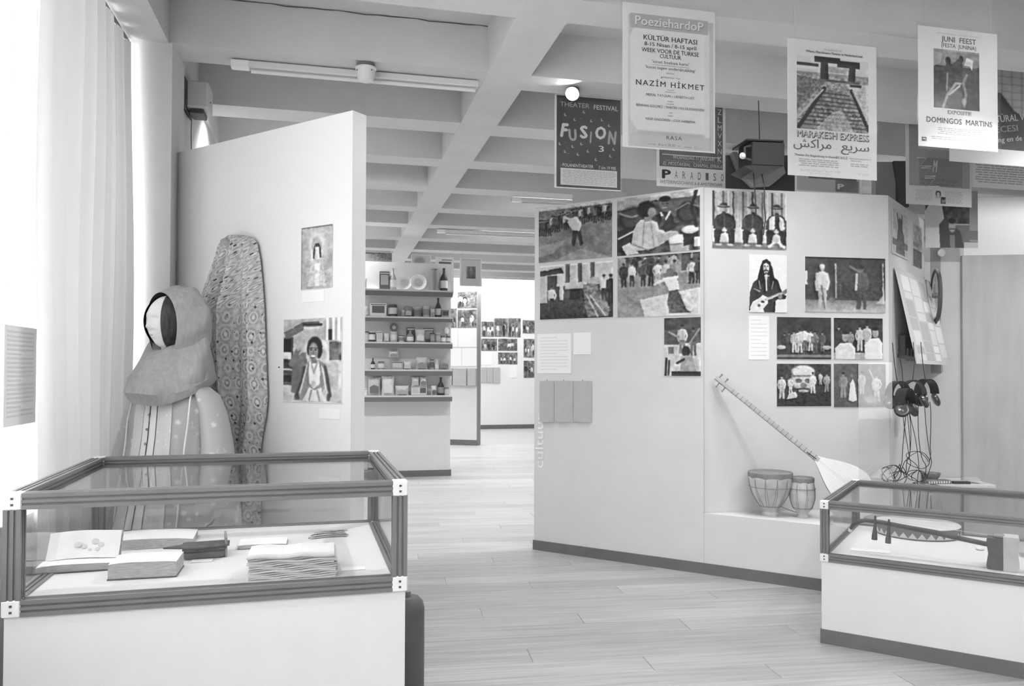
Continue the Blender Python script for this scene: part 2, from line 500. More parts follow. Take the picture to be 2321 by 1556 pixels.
# left wall: sill wall, piers and a long window behind the curtains
wall_left = structure(empty('wall_left', VT(-1.24, 0, 0), TH))
MB().box(-.2, .02, -4.2, 4.97, 0, .85).build('sill_wall', M_WALL, wall_left)
MB().box(-.2, .31, 4.97, 5.36, 0, BEAM_Z).build('pier', M_WALL, wall_left)
MB().box(-.2, .27, 5.36, 17, 0, BEAM_Z).build('wall_face', M_WALL, wall_left)
w1 = structure(empty('window_1', VT(-1.4, 0, .85), TH))
for t in np.linspace(-4.15, 4.9, 8):
    MB().box(-.03, .03, t - .025, t + .025, 0, 2.55).build('mullion', M_WHITE, w1)
MB().box(-.04, .04, -4.2, 4.97, 0, .05).build('window_frame', M_WHITE, w1)
for a, b in zip(np.linspace(-4.15, 4.9, 8)[:-1], np.linspace(-4.15, 4.9, 8)[1:]):
    MB().box(-.003, .003, a + .025, b - .025, .05, 2.55).build('pane', glass('window_glass', 1.0, .04), w1)

# walls that close the hall
wb = structure(MB().box(-1.7, 9.7, -.2, 0, 0, SLAB_Z + .2).build('wall_back', M_WALL, loc=VT(0, -4.2), rz=TH))
wr = structure(MB().box(0, .2, -4.4, 24, 0, 6).build('wall_right', M_WALL, loc=VT(9.5, 0), rz=TH))
wf = structure(MB().box(-9, 9.7, 0, .2, 0, 6).build('wall_far', M_WHITE, loc=VT(0, 23.6), rz=TH))
wl2 = structure(MB().box(-.2, 0, 15.95, 24, 0, 6).build('wall_hall_left', M_WHITE, loc=VT(-4.5, 0), rz=TH))
tr1 = structure(MB().box(-1.7, 9.5, 15.9, 16.0, BEAM_Z - .02, 5.99).build('trim_1', M_CEIL, loc=VT(0, 0), rz=TH))
sk = structure(empty('window_2', VT(0, 0, 6.0), TH))     # skylight over the far hall
for v in np.linspace(-4.4, 9.4, 12):
    MB().box(v - .03, v + .03, 16, 23.6, 0, .08).build('rafter', M_WHITE, sk)
for a, b in zip(np.linspace(-4.4, 9.4, 12)[:-1], np.linspace(-4.4, 9.4, 12)[1:]):
    MB().box(a + .03, b - .03, 16, 23.6, .03, .036).build('pane', glass('window_glass'), sk)

# exhibition wall A: slanted panel on the right, with the low plinth of the corner niche
A0, A1 = Vector((.184, 6.435, 0)), Vector((2.052, 5.256, 0))
A_ANG = math.atan2(A1.y - A0.y, A1.x - A0.x)
FA = Frame(A0, A_ANG)
UA = FA.px(1595, 1200)[0]          # where panel A ends and the niche begins
PH = 2.796
pa = structure(empty('wall_center', A0, A_ANG))
MB().box(0, UA, 0, .1, 0, PH).build('panel', M_PANEL, pa)
MB().box(-.004, UA, -.012, 0, 0, .078).build('skirting', M_BASE, pa)
text('cultuur', .085, -.0015, .66, .075, INK_WHITE, pa, width=.45, bold=.012, align='LEFT', rot=PI / 2)
NZ = .435
U_END = 2.42
B0 = FA.pt(UA, .02, 0); B1 = Vector((2.844, 5.925, 0)); C1 = Vector((3.63, 6.899, 0))
nb = structure(empty('wall_niche', FA.pt(UA, 0, 0), A_ANG))
def toA(p):
    q = p - FA.pt(UA, 0, 0); return (q.dot(FA.x), q.dot(FA.y))
e_ = toA(B1)
MB().prism([(0, 0), (U_END - UA, 0), (U_END - UA, .5), (e_[0], e_[1] + .0), (.02, .03)], 'z', .0, NZ).build('plinth', M_PANEL, nb)
MB().box(0, U_END - UA, -.012, 0, 0, .078).build('skirting', M_BASE, nb)
MB().box(.001, .004, -.0006, 0, .08, PH).build('seam', mat('seam', 185, .8), nb)
FB = Frame(B0, math.atan2(B1.y - B0.y, B1.x - B0.x)); LB = (B1 - B0).length
FC = Frame(B1, math.atan2(C1.y - B1.y, C1.x - B1.x)); LC = (C1 - B1).length
wB = structure(MB().box(0, LB, 0, .08, 0, PH).build('wall_niche_back', M_PANEL, loc=B0, rz=FB.rz))
wC = structure(MB().box(0, LC, 0.002, .08, 0, PH).build('wall_niche_side', M_PANEL, loc=B1, rz=FC.rz))

# column and fabric wall at the right edge, bright wall behind
FG = Frame(at(2100, 843, 7.02), 0.0)
wG = structure(empty('wall_column', (FG.o.x - .12, FG.o.y, 0)))
MB().box(0, .46, 0, .3, 0, 2.62).build('face', mat('column_grey', 200, .8, 2, 6), wG)
MB().box(.16, .25, -.004, 0, 1.45, 2.6).build('slot', mat('slot_grey', 150, .8), wG)
FF = Frame(at(2183, 843, 6.98), math.radians(-8))
wF = structure(MB().box(0, 3.2, 0, .08, 0, 2.50).build('wall_fabric', mat('grey_fabric', 182, .9, 7, 3, stretch=(3, 1, .6)), loc=FF.o, rz=FF.rz))
FH = Frame(at(2195, 843, 8.7), math.radians(-6))
wH = structure(MB().box(-.1, 5.5, 0, .1, 0, SLAB_Z).build('wall_bright', M_WHITE, loc=FH.o, rz=FH.rz))

# left display panel (white, free standing)
L0, L1 = Vector((-2.126, 4.866, 0)), Vector((-.825, 4.027, 0))
FL = Frame(L0, math.atan2(L1.y - L0.y, L1.x - L0.x)); LL = (L1 - L0).length
wL = structure(empty('wall_left_panel', L0, FL.rz))
MB().box(0, LL, 0, .1, 0, PH).build('panel', M_WHITE, wL)
MB().box(0, LL + .003, -.012, 0, 0, .078).build('skirting', M_BASE, wL)
MB().box(-.012, -.001, .0, .1, 0, PH - .01).build('edge_strip', mat('edge_dark', 70, .8), wL)

# shelf wall in the passage
S1 = Vector((-.856, 10.942, 0)); SW = 2.9
FS = Frame(S1 - RV * SW, TH)
wS = structure(empty('wall_shelves', FS.o, TH))
MB().box(0, SW, 0, .14, 0, 2.95).build('panel', M_PANEL, wS)
MB().box(0, SW + .004, -.014, 0, 0, .085).build('skirting', M_BASE, wS)
MB().box(SW, SW + .014, -.014, .14, 0, .085).build('skirting', M_BASE, wS)
# narrow panel and far wall
D0, D1 = Vector((-1.225, 15.626, 0)), Vector((-.692, 15.459, 0))
FD = Frame(D0 - (D1 - D0) * 3, math.atan2(D1.y - D0.y, D1.x - D0.x)); LD = (D1 - D0).length * 4
wD = structure(empty('wall_passage', FD.o, FD.rz))
MB().box(0, LD, 0, .2, 0, 3.0).build('panel', M_PANEL, wD)
MB().box(LD, LD + .012, 0, .2, .0, 3.0).build('end_board', M_SIDE, wD)
MB().box(0, LD + .014, -.014, 0, 0, .1).build('skirting', M_BASE, wD)
E0, E1 = Vector((-.779, 19.848, 0)), Vector((.602, 20.225, 0))
FE = Frame(E0 - (E1 - E0) * 1.5, math.atan2(E1.y - E0.y, E1.x - E0.x)); LE = (E1 - E0).length * 5
wE = structure(empty('wall_end', FE.o, FE.rz))
MB().box(0, LE, 0, .1, 0, 3.6).build('panel', M_WHITE, wE)
MB().box(0, LE, -.015, 0, 0, .1).build('skirting', M_BASE, wE)

# dark upper structure seen over the niche wall
YU = 6.75
wU = structure(empty('trim_2', (0, YU, 0)))
def ux(px, py=400, Y=YU): return at(px, py, Y).x
def uz(py, px=1700, Y=YU): return at(px, py, Y).z
MB().box(ux(1636), ux(1812), 0, .08, uz(450), uz(352)).build('dark_board', mat('dark_board', 84, .8), wU)
MB().box(ux(1985), ux(2030), 0, .08, uz(470), uz(366)).build('grey_board', mat('grey_board', 150, .8), wU)
MB().prism([(ux(2022), uz(366)), (ux(2056), uz(366)), (ux(2056), uz(470)), (ux(2040), uz(470))], 'y', -.03, .05).build('dark_board', mat('dark_board', 84, .8), wU)
MB().prism([(ux(1668), uz(397)), (ux(1722), uz(384)), (ux(1764), uz(378)), (ux(1770), uz(400)), (ux(1742), uz(424)), (ux(1700), uz(427))], 'y', -.12, -.01).build('folded_panel', mat('grey_board2', 158, .8), wU)
MB().prism([(ux(1653), uz(352)), (ux(1664), uz(352)), (ux(1686), uz(396)), (ux(1672), uz(400))], 'y', -.1, -.005).build('brace', mat('grey_board3', 128, .8), wU)
MB().box(ux(1299, 440, 7.6), ux(1420, 440, 7.6), .85, .93, 0, uz(436, 1350, 7.6)).build('partition', mat('partition', 176, .8), wU)

# ================================================================== CEILING AND WALL FITTINGS
def wire(parent, p0, p1, r=.0012, name='hanging_wire', m=None):
    return MB().tube([p0, p1], r, 5).build(name, m or mat('clear_line', 205, .3), parent)

# fluorescent battens under the beams (switched off)
def batten(v0, v1, t, label):
    o = empty('ceiling_batten', VT(v0, t, BEAM_Z), TH)
    L = v1 - v0
    MB().rbox(0, L, -.03, .03, -.05, -.0065, .006).build('housing', mat('batten_white', 226, .5), o)
    MB().rbox(0, .11, -.033, .033, -.056, -.008, .004).build('end_cap', mat('cap_white', 246, .4), o)
    MB().tube([(.12, 0, -.066), (L - .02, 0, -.066)], .013, 8).build('tube', mat('tube_glass', 236, .3), o, smooth=True)
    tag(o, label, 'ceiling light')
    return o
batten(-.62, .95, 5.15, 'long white tube light fixed under the beam beside the smoke detector')
batten(1.95, 3.4, 8.5, 'grey tube light fixed under a far beam left of the dark festival poster')
batten(1.4, 3.0, 10.65, 'thin tube light under the beam farther down the room, above the passage')

# smoke detector on its conduit
p = at(829, 186, 4.93)
o = empty('smoke_detector', p)
MB().lathe([(.028, 0), (.045, .008), (.056, .035), (.058, .075), (.066, .08), (.066, .088), (.02, .09)], seg=24).build('bowl', mat('detector_white', 236, .5), o, smooth=True)
MB().lathe([(.052, .09), (.058, .095), (.058, .11), (.045, .112)], seg=24).build('base', mat('detector_grey', 128, .5), o, smooth=True)
MB().tube([(0, 0, .11), (0, .01, SLAB_Z - p.z)], .006, 6).build('conduit', mat('conduit', 165, .6), o)
for a in (-.045, .045):
    MB().ellipsoid((a, -.046, .06), (.004, .004, .004), 8, 6).build('screw', DARK, o)
tag(o, 'white bowl-shaped smoke detector hanging on a thin conduit from the ceiling', 'smoke detector')

# box fitting on the left wall
p = VT(-.965, 5.62); zb = at(460, 258, p.y).z; zt = at(460, 190, p.y).z
o = empty('wall_box', VT(-.96, 5.55, zb), TH)
MB().rbox(.012, .15, -.02, .2, .02, zt - zb, .012).build('cover', mat('box_white', 214, .5), o)
MB().rbox(0, .012, -.05, .22, .0, zt - zb + .01, .004).build('shade_plate', mat('box_shadow', 105, .7), o)  # dark tone stands for the shaded gap beside the cover
MB().rbox(.02, .12, .2, .26, .03, zt - zb - .05, .008).build('side_lid', mat('box_pale', 226, .5), o)
MB().rbox(.03, .12, 0, .16, -.012, .02, .004).build('lens', DARK, o)
MB().ellipsoid((.152, .08, .09), (.004, .006, .006), 8, 6).build('knob', DARK, o)
MB().tube([(.03, .1, 0), (.02, .14, -.1), (.015, .2, -.3), (.015, .22, -.6)], .004, 6).build('cable', mat('cable_grey', 130, .6), o)
tag(o, 'pale box fitting with dark underside high on the left wall', 'wall fitting')

# curtains along the window
def curtain(t0, t1, v, label, seed, material, amp=.05, lam=.19):
    rnd = random.Random(seed)
    o = empty('curtain', VT(v, t0, 0), TH)
    n = int((t1 - t0) / .012)
    ph = [rnd.uniform(0, 6.28) for _ in range(4)]
    rows = []
    for k in range(13):
        z = .06 + (BEAM_Z - .1) * k / 12
        f = 1 - .35 * (k / 12)
        row = []
        for i in range(n + 1):
            t = (t1 - t0) * i / n
            a = math.sin(2 * PI * t / lam + ph[0] + .5 * math.sin(t * 5 + ph[1])) + .35 * math.sin(2 * PI * t / (lam * .47) + ph[2])
            row.append((amp * f * a + .012 * math.sin(z * 2 + t * 3), t, z))
        rows.append(row)
    MB().loft(rows, closed=False, caps=False).build('cloth', material, o, smooth=True)
    MB().tube([(0, -.02, BEAM_Z - .025), (0, t1 - t0 + .02, BEAM_Z - .025)], .012, 8).build('rail', mat('rail_grey', 130, .5), o)
    return tag(o, label, 'curtain')
def curtain_mat(name, tr, tone=236):
    m = bpy.data.materials.new(name); m.use_nodes = True
    N = m.node_tree.nodes; L = m.node_tree.links; N.remove(N['Principled BSDF'])
    d = N.new('ShaderNodeBsdfDiffuse'); d.inputs[0].default_value = g4(tone)
    t = N.new('ShaderNodeBsdfTranslucent'); t.inputs[0].default_value = g4(240)
    mx = N.new('ShaderNodeMixShader'); mx.inputs[0].default_value = tr
    L.new(d.outputs[0], mx.inputs[1]); L.new(t.outputs[0], mx.inputs[2]); L.new(mx.outputs[0], N['Material Output'].inputs[0])
    return m
curtain(3.55, 4.93, -1.17, 'pale floor-length curtain in deep folds beside the white pier', 1, curtain_mat('lined_curtain', .08, 206))
curtain(-4.1, 3.57, -1.2, 'bright sunlit white curtain at the left edge of the photo', 2, curtain_mat('sheer_curtain', .35), .012, .3)

# ================================================================== DISPLAY CASES
M_RAIL = mat('case_rail', 120, .45, 5, 4, spec=.4)
M_GROOVE = mat('rail_groove', 70, .6)
M_JOINTC = mat('corner_joint', 236, .4)
M_GLASS = glass('case_glass', .97, .045)
M_BED = mat('case_bed', 226, .7)
def groove_poly(s):
    h, g, d = s / 2, s * .07, s * .1
    side = [(-h, -h), (-h / 3 - g, -h), (-h / 3 - g, -h + d), (-h / 3 + g, -h + d), (-h / 3 + g, -h), (h / 3 - g, -h), (h / 3 - g, -h + d), (h / 3 + g, -h + d), (h / 3 + g, -h)]
    out = []
    for k in range(4):
        c, sn = [(1, 0), (0, 1), (-1, 0), (0, -1)][k]
        out += [(x * c - y * sn, x * sn + y * c) for x, y in side]
    return out
def display_case(loc, rz, w, d, zb, zt, s, label, skirt, mrail=None):
    o = empty('display_case', loc, rz)
    R = mrail or M_RAIL
    MB().box(.006, w - .006, .006, d - .006, skirt, zb).build('plinth', mat('plinth_white', 226, .7, 2, 6), o)
    if skirt > .02:
        MB().box(0, w, 0, d, 0, skirt).build('skirting', M_BASE, o)
    else:
        MB().box(.02, w - .02, .02, d - .02, 0, skirt).build('foot', M_BASE, o)
    MB().box(s * .8, w - s * .8, s * .8, d - s * .8, zb + .001, zb + s - .004).build('display_bed', M_BED, o)
    gp = groove_poly(s); h = s / 2
    for z in (zb + h, zt - h):
        for y in (h, d - h):
            MB().prism([(y + a, z + b) for a, b in gp], 'x', s, w - s).build('rail', R, o)
        for x in (h, w - h):
            MB().prism([(x + a, z + b) for a, b in gp], 'y', s, d - s).build('rail', R, o)
    for x in (h, w - h):
        for y in (h, d - h):
            MB().prism([(x + a, y + b) for a, b in gp], 'z', zb + s, zt - s).build('post', R, o)
            for z in (zb, zt - s):
                e = .0015
                j = MB().rbox(x - h - e, x + h + e, y - h - e, y + h + e, z - e, z + s + e, .004).build('corner_joint', M_JOINTC, o)
                if y < d / 2:
                    for q in (.3, .68):
                        MB().box(x - .004, x + .004, y - h - e - .001, y - h - e + .002, z + s * q - .003, z + s * q + .004).build('screw_slot', DARK, j)
    g = .0025
    MB().box(s * .7, w - s * .7, h - g, h + g, zb + s, zt - s).build('front_pane', M_GLASS, o)
    MB().box(s * .7, w - s * .7, d - h - g, d - h + g, zb + s, zt - s).build('rear_pane', M_GLASS, o)
    for x in (h, w - h):
        MB().box(x - g, x + g, s * .7, d - s * .7, zb + s, zt - s).build('side_pane', M_GLASS, o)
    MB().box(s, w - s, s, d - s, zt - h - g, zt - h + g).build('top_pane', M_GLASS, o)
    return tag(o, label, 'display case')
LC_RZ = math.radians(14.9)
LC_W, LC_D, LC_ZB, LC_ZT, LC_S = 1.231, 1.079, .695, 1.072, .050
lc_u, lc_v = Vector((math.cos(LC_RZ), math.sin(LC_RZ), 0)), Vector((-math.sin(LC_RZ), math.cos(LC_RZ), 0))
LC_O = Vector((-1.547, 2.395, 0))
display_case(LC_O, LC_RZ, LC_W, LC_D, LC_ZB, LC_ZT, LC_S, 'tall white display case with old books under glass, in front of mannequin', .012)
RC_O = Vector((1.660, 4.240, 0)); RC_RZ = math.radians(-32.6)
RC_ZB, RC_ZT, RC_S = .437, .760, .042
display_case(RC_O, RC_RZ, 1.75, 1.02, RC_ZB, RC_ZT, RC_S, 'low white display case with stringed instrument and frame drum at right', .075)

# --- inside the left case -----------------------------------------------------------
ZL = LC_ZB + LC_S - .003
PAGE = mat('old_page', 240, .75, 4, 20)
PAGE_EDGE = mat('page_edge', 178, .8, 22, 30, stretch=(1, 1, 14))
LEATHER = mat('dark_leather', 84, .55, 14, 30)
def spot_on(px, py, z, name, rz):
    return empty(name, onz(px, py, z), rz)
def pages_block(o, w, d, h, name='page_block', mats=None, dome=.012, z0=0.0, tilt=0.0):
    n = 14; top = [];
    rows = []
    for j in range(2):
        y = -d / 2 + d * j
        ring = [(-w / 2, y, z0), (w / 2, y, z0)]
        for i in range(n, -1, -1):
            u = i / n
            ring.append((-w / 2 + w * u, y + .003 * math.sin(u * 9), z0 + h + dome * math.sin(PI * u) ** .7 * (1 - .3 * u)))
        rows.append(ring)
    b = MB(); k = len(rows[0]); b.loft(rows)
    b.m = [1 if f[0] % k in (0,) else 0 for f in b.f]
    b.m = []
    for f in b.f:
        ys = [b.v[i][1] for i in f]; zs = [b.v[i][2] for i in f]
        b.m.append(0 if (min(zs) > z0 + .001 and max(ys) - min(ys) > d * .5) else 1)
    return b.build(name, mats or [PAGE, PAGE_EDGE], o, smooth=True)
RZB = LC_RZ
# 1 open book, left
o = spot_on(182, 1290, ZL, 'open_book', RZB + .05)
pages_block(o, .26, .10, .022, dome=.008)
pk = MB().rbox(-.135, .13, -.055, .055, .0, .004, .001).build('cover', LEATHER, o)
b = MB()
rows = []
for k in range(6):
    y = .03 + .075 * k / 5; z = .026 + .085 * (k / 5) ** 1.1
    rows.append([(-.118 + .236 * i / 10, y + .004 * math.sin(i * .6), z + .006 * math.sin(PI * i / 10)) for i in range(11)])
b.loft(rows, closed=False, caps=False).build('raised_page', PAGE, o, smooth=True)
MB().prism([(.052, .02), (.12, .108), (.128, .104), (.062, .016)], 'x', -.12, .121).build('raised_leaves', PAGE_EDGE, o)
FLOW = mat('faint_print', 214, .8)
for i, (x, q, r) in enumerate([(-.02, .5, .012), (.0, .42, .009), (.035, .58, .013), (.055, .45, .01), (.045, .3, .008), (.02, .3, .006)]):
    y = .03 + .075 * q; z = .026 + .085 * q ** 1.1 + .009
    MB().lathe([(r, 0), (r * .6, .0006)], seg=9).xform(Matrix.Translation((x, y - .002, z - .001)) @ Matrix.Rotation(math.radians(47), 4, 'X')).build('printed_flower', FLOW, o)
tag(o, 'old open book with faint flower print, at left in the tall case', 'book', 'old books in the tall case')
# 2 thick book beside it
o = spot_on(333, 1300, ZL, 'thick_book', RZB - .02)
pages_block(o, .215, .15, .052, dome=.006)
MB().rbox(-.11, .11, -.078, .078, 0, .004, .001).build('cover', LEATHER, o)
tag(o, 'thick old volume with worn dark page edges beside the open book', 'book', 'old books in the tall case')
# 3 manuscript with dark flap binding
o = spot_on(455, 1262, ZL, 'manuscript_book', RZB + .12)
MB().rbox(-.06, .085, -.05, .07, 0, .03, .006).build('block', mat('dark_block', 96, .6, 10, 30), o)
MB().prism([(-.13, -.03), (-.02, -.075), (.1, -.055), (.105, .02), (.0, .035)], 'z', .044, .05).build('flap', LEATHER, o)
MB().rbox(-.065, .09, -.055, .075, .03, .043, .004).build('cover', LEATHER, o)
MB().rbox(.086, .094, -.045, .085, .0, .075, .002).build('cover_edge', mat('cover_edge', 150, .6), o)
tag(o, 'small manuscript with dark leather flap cover behind the thick volume', 'book', 'old books in the tall case')
# 4 pale leaf leaning behind
o = spot_on(345, 1232, ZL, 'open_manuscript', RZB + .03)
pages_block(o, .33, .20, .028, dome=.012)
MB().rbox(-.17, .17, -.105, .105, 0, .003, .001).build('cover', mat('cover_pale', 190, .7), o)
tag(o, 'large open manuscript with blank white pages at the rear left of the case', 'book', 'old books in the tall case')
# 5 booklet
o = spot_on(597, 1236, ZL, 'booklet', RZB - .02)
pages_block(o, .185, .13, .014, dome=.003)
MB().rbox(-.095, .095, -.067, .067, 0, .003, .001).build('cover', mat('cover_mid', 140, .7), o)
tag(o, 'thin pale booklet lying behind the big loose page stack', 'book', 'old books in the tall case')
# 6 loose page stack
o = spot_on(665, 1296, ZL, 'page_stack', RZB - .03)
rnd = random.Random(3)
z = 0.0
for k in range(13):
    hh = rnd.uniform(.0035, .0065)
    dx, dy = rnd.uniform(-.006, .006), rnd.uniform(-.005, .005)
    rows = []
    for y in (-.095, .095):
        r_ = [(-.145 + dx + .29 * i / 10, y + dy, z + .0025 * math.sin(i * 1.3 + k)) for i in range(11)]
        r_ += [(p[0], p[1], p[2] + hh) for p in reversed(r_)]
        rows.append(r_)
    MB().loft(rows).build('gathering', mat('page_gather_%d' % (k % 4), [232, 214, 224, 200][k % 4] if k < 12 else 242, .8), o)
    z += hh + .0012
tag(o, 'thick stack of loose yellowed pages at the front of the tall case', 'page stack')
# 7 bundle of strips
o = spot_on(745, 1216, ZL, 'leaf_bundle', RZB)
for k in range(11):
    a = -.5 + .1 * k
    MB().xform(Matrix()).box(-.085 + .004 * k, .065 + .006 * (k % 4), -.007, .007, 0, .0016).xform(Matrix.Translation((0, .004 * (k - 5), .0019 * k + .0005)) @ Matrix.Rotation(.35 * math.sin(k * 1.9), 4, 'Z')).build('strip', mat('strip_%d' % (k % 3), [150, 196, 172][k % 3], .7), o)
tag(o, 'fanned bundle of narrow inscribed strips at the rear right of the case', 'strip bundle')
# 8 pen, captions
o = MB().tube([(0, 0, .004), (.012, .03, .012), (.018, .05, .03)], [.003, .005, .002], 6).build('reed_pen', mat('reed', 110, .6), loc=onz(468, 1196, ZL + .0))
tag(o, 'short dark reed pen standing up behind the manuscripts', 'pen')
for px, py, w, lb in ((458, 1272, .075, 'small white caption card in front of the dark flap manuscript'), (800, 1290, .085, 'small white caption card right of the loose page stack')):
    o = MB().rbox(-w / 2, w / 2, -.022, .022, 0, .002, .0005).build('caption_card', WHITE_PAPER, loc=onz(px, py, ZL), rz=RZB)
    tag(o, lb, 'caption card', 'caption cards in the cases')

# --- inside the right case ----------------------------------------------------------
ZR = RC_ZB + RC_S - .003
# spike fiddle: curved dark neck, two pegs, drum-like body
o = empty('spike_fiddle', onz(2274, 1290, ZR), RC_RZ)
inv = Matrix.Rotation(-RC_RZ, 4, 'Z') @ Matrix.Translation(-onz(2274, 1290, ZR))
base = onz(2274, 1290, ZR)
def rl(px, py, off):         # point on an upright plane through the fiddle, parallel to the case front
    fr = Frame(base, RC_RZ); u, z = fr.px(px, py, off); return Vector((u, off, z - base.z))
NECK = mat('fiddle_neck', 82, .45, 8, 30)
neck = [rl(*p, 0) for p in ((1928, 1200), (1933, 1190), (1945, 1183), (1962, 1180), (2000, 1185), (2060, 1197), (2120, 1208), (2180, 1222), (2245, 1236))]
MB().tube(neck, [.008, .010, .011, .011, .012, .013, .014, .013, .012], 10).build('neck', NECK, o, smooth=True)
MB().tube([neck[0], neck[0] + Vector((-.006, 0, -.014))], [.011, .009], 10).build('neck_tip', mat('bone', 238, .4), o, smooth=True)
for a, b_ in (((1984, 1170), (1982, 1224)), ((2015, 1178), (2013, 1232))):
    pa_, pb_ = rl(*a, -.012), rl(*b_, -.012)
    q = [pa_ + (pb_ - pa_) * k for k in (0, .3, .55, .8, 1)]
    MB().tube(q, [.005, .006, .009, .014, .015], 10).build('peg', NECK, o, smooth=True)
wb_ = .075
for i, (a, b_, m_) in enumerate((((2238, 1216), (2274, 1290), mat('skin_dark', 92, .6, 6, 20)), ((2274, 1214), (2309, 1294), mat('skin_pale', 206, .6, 8, 20)))):
    x0, z1 = rl(*a, 0)[0], rl(*a, 0)[2]; x1 = rl(*b_, 0)[0]
    rows = [[(x0 + (x1 - x0) * (1 if e else 0) + c * (-.004 if e == 0 else .004) * (1 if i == e else 0), y, z) for (e, y) in ((0, -.05), (1, -.05), (1, .05), (0, .05))] for z, c in ((0, 0), (.02, 1), (z1 * .5, -1), (z1 - .02, 1), (z1, 0))]
    MB().loft(rows).build('body', m_, o)
for k in (-1, 1):
    MB().tube([rl(1984, 1176, -.01 * k), rl(2120, 1196, -.012 * k), rl(2262, 1216, -.014 * k)], .0012, 5).build('string', mat('string', 215, .4), o)
MB().rbox(rl(2262, 1220, 0).x - .02, rl(2262, 1220, 0).x + .03, -.03, .03, rl(2262, 1216, 0).z - .004, rl(2262, 1216, 0).z + .008, .003).build('bridge', mat('bridge', 150, .6), o)
tag(o, 'spike fiddle with curved dark neck, two pegs and two-tone box body', 'fiddle')
# frame drum with zigzag inlay
pc = onz(2078, 1210, ZR)
o = empty('frame_drum', pc, RC_RZ)
rd = .235
MB().lathe([(rd - .012, .0), (rd, .002), (rd, .062), (rd - .01, .066)], seg=48).build('hoop', mat('drum_hoop', 120, .6), o, smooth=True)
MB().lathe([(.002, .067), (rd - .004, .067), (rd + .001, .063), (.002, .0662)], seg=48).build('skin', mat('drum_skin_pale', 212, .7, 8, 9), o, smooth=True)
nz = 30
for k in range(nz):
    a0, a1 = 2 * PI * k / nz, 2 * PI * (k + 1) / nz; am = (a0 + a1) / 2; r = rd + .0015
    tri = [(a0, .008), (a1, .008), (am, .04)]
    P_ = [(r * math.cos(a), r * math.sin(a), z) for a, z in tri] + [((r - .003) * math.cos(a), (r - .003) * math.sin(a), z) for a, z in tri]
    MB().add(P_, [(0, 1, 2), (3, 5, 4), (0, 3, 4, 1), (1, 4, 5, 2), (2, 5, 3, 0)]).build('inlay', mat('inlay_pale', 206, .5), o)
tag(o, 'round frame drum with zigzag inlaid rim, lying in the low case', 'drum')
o = MB().rbox(-.1, .1, -.035, .035, 0, .003, .001).build('caption_card', WHITE_PAPER, loc=onz(1972, 1249, ZR), rz=RC_RZ + .15)
tag(o, 'white caption card beside the fiddle head in the low case', 'caption card', 'caption cards in the cases')
o = empty('finger_ring', onz(2221, 1247, ZR), RC_RZ)
MB().lathe([(.009, 0), (.02, .003), (.02, .012), (.009, .014)], seg=18).build('band', mat('ring_white', 240, .4), o, smooth=True)
MB().lathe([(.002, .006), (.009, .006), (.009, .012), (.002, .0125)], seg=14).build('centre', BLACK, o)
tag(o, 'small white ring with dark centre beside the fiddle body', 'ring')
o = empty('glass_bowl', onz(2330, 1262, ZR), RC_RZ)
MB().lathe([(.03, 0), (.045, .01), (.06, .05), (.055, .09), (.052, .09), (.056, .05), (.042, .014), (.002, .008)], seg=24).build('bowl', glass('bowl_glass', .9, .1), o, smooth=True)
tag(o, 'clear glass bowl at the right edge of the photo, inside the low case', 'bowl')

# dark canister standing behind the tall case's plinth
o = empty('canister', (onz(940, 1700, 0).x * 1.0, 0, 0))
cx_, cy_ = at(962, 1400, 3.36).x - .07, 3.36
o.location = (cx_, cy_, 0)
ztop = at(945, 1352, 3.36).z
MB().lathe([(.066, 0), (.07, .01), (.07, ztop - .05), (.062, ztop - .02), (.045, ztop - .003), (.004, ztop)], seg=36).build('body', mat('canister_grey', 96, .5, 5, 10), o, smooth=True)
MB().lathe([(.012, ztop - .004), (.012, ztop + .02), (.004, ztop + .022)], seg=12).build('cap', mat('cap_grey', 130, .5), o)
tag(o, 'dark grey standing canister with sloping top beside the tall case plinth', 'canister')

# ================================================================== MANNEQUIN AND CLOTH
MP = at(392, 843, 4.02)
mann = empty('mannequin', (MP.x, MP.y, 0), 0)
FW = Vector((-.33, -.944, 0)).normalized()          # facing
SD = Vector((-FW.y, FW.x, 0))                       # mannequin's left hand side (image right / near)
def mv(f, s, z): return FW * f + SD * s + Vector((0, 0, z))
HF = Vector((-.50, -.866, 0)).normalized(); HS = Vector((-HF.y, HF.x, 0))      # the head is turned further to the left
def mh(f, s, z): return HF * f + HS * s + Vector((0, 0, z))
def zz(py): return at(392, py, MP.y).z
z_top, z_chin, z_sh = zz(668), zz(797), zz(876)
M_SKIN = mat('mannequin_white', 238, .5)
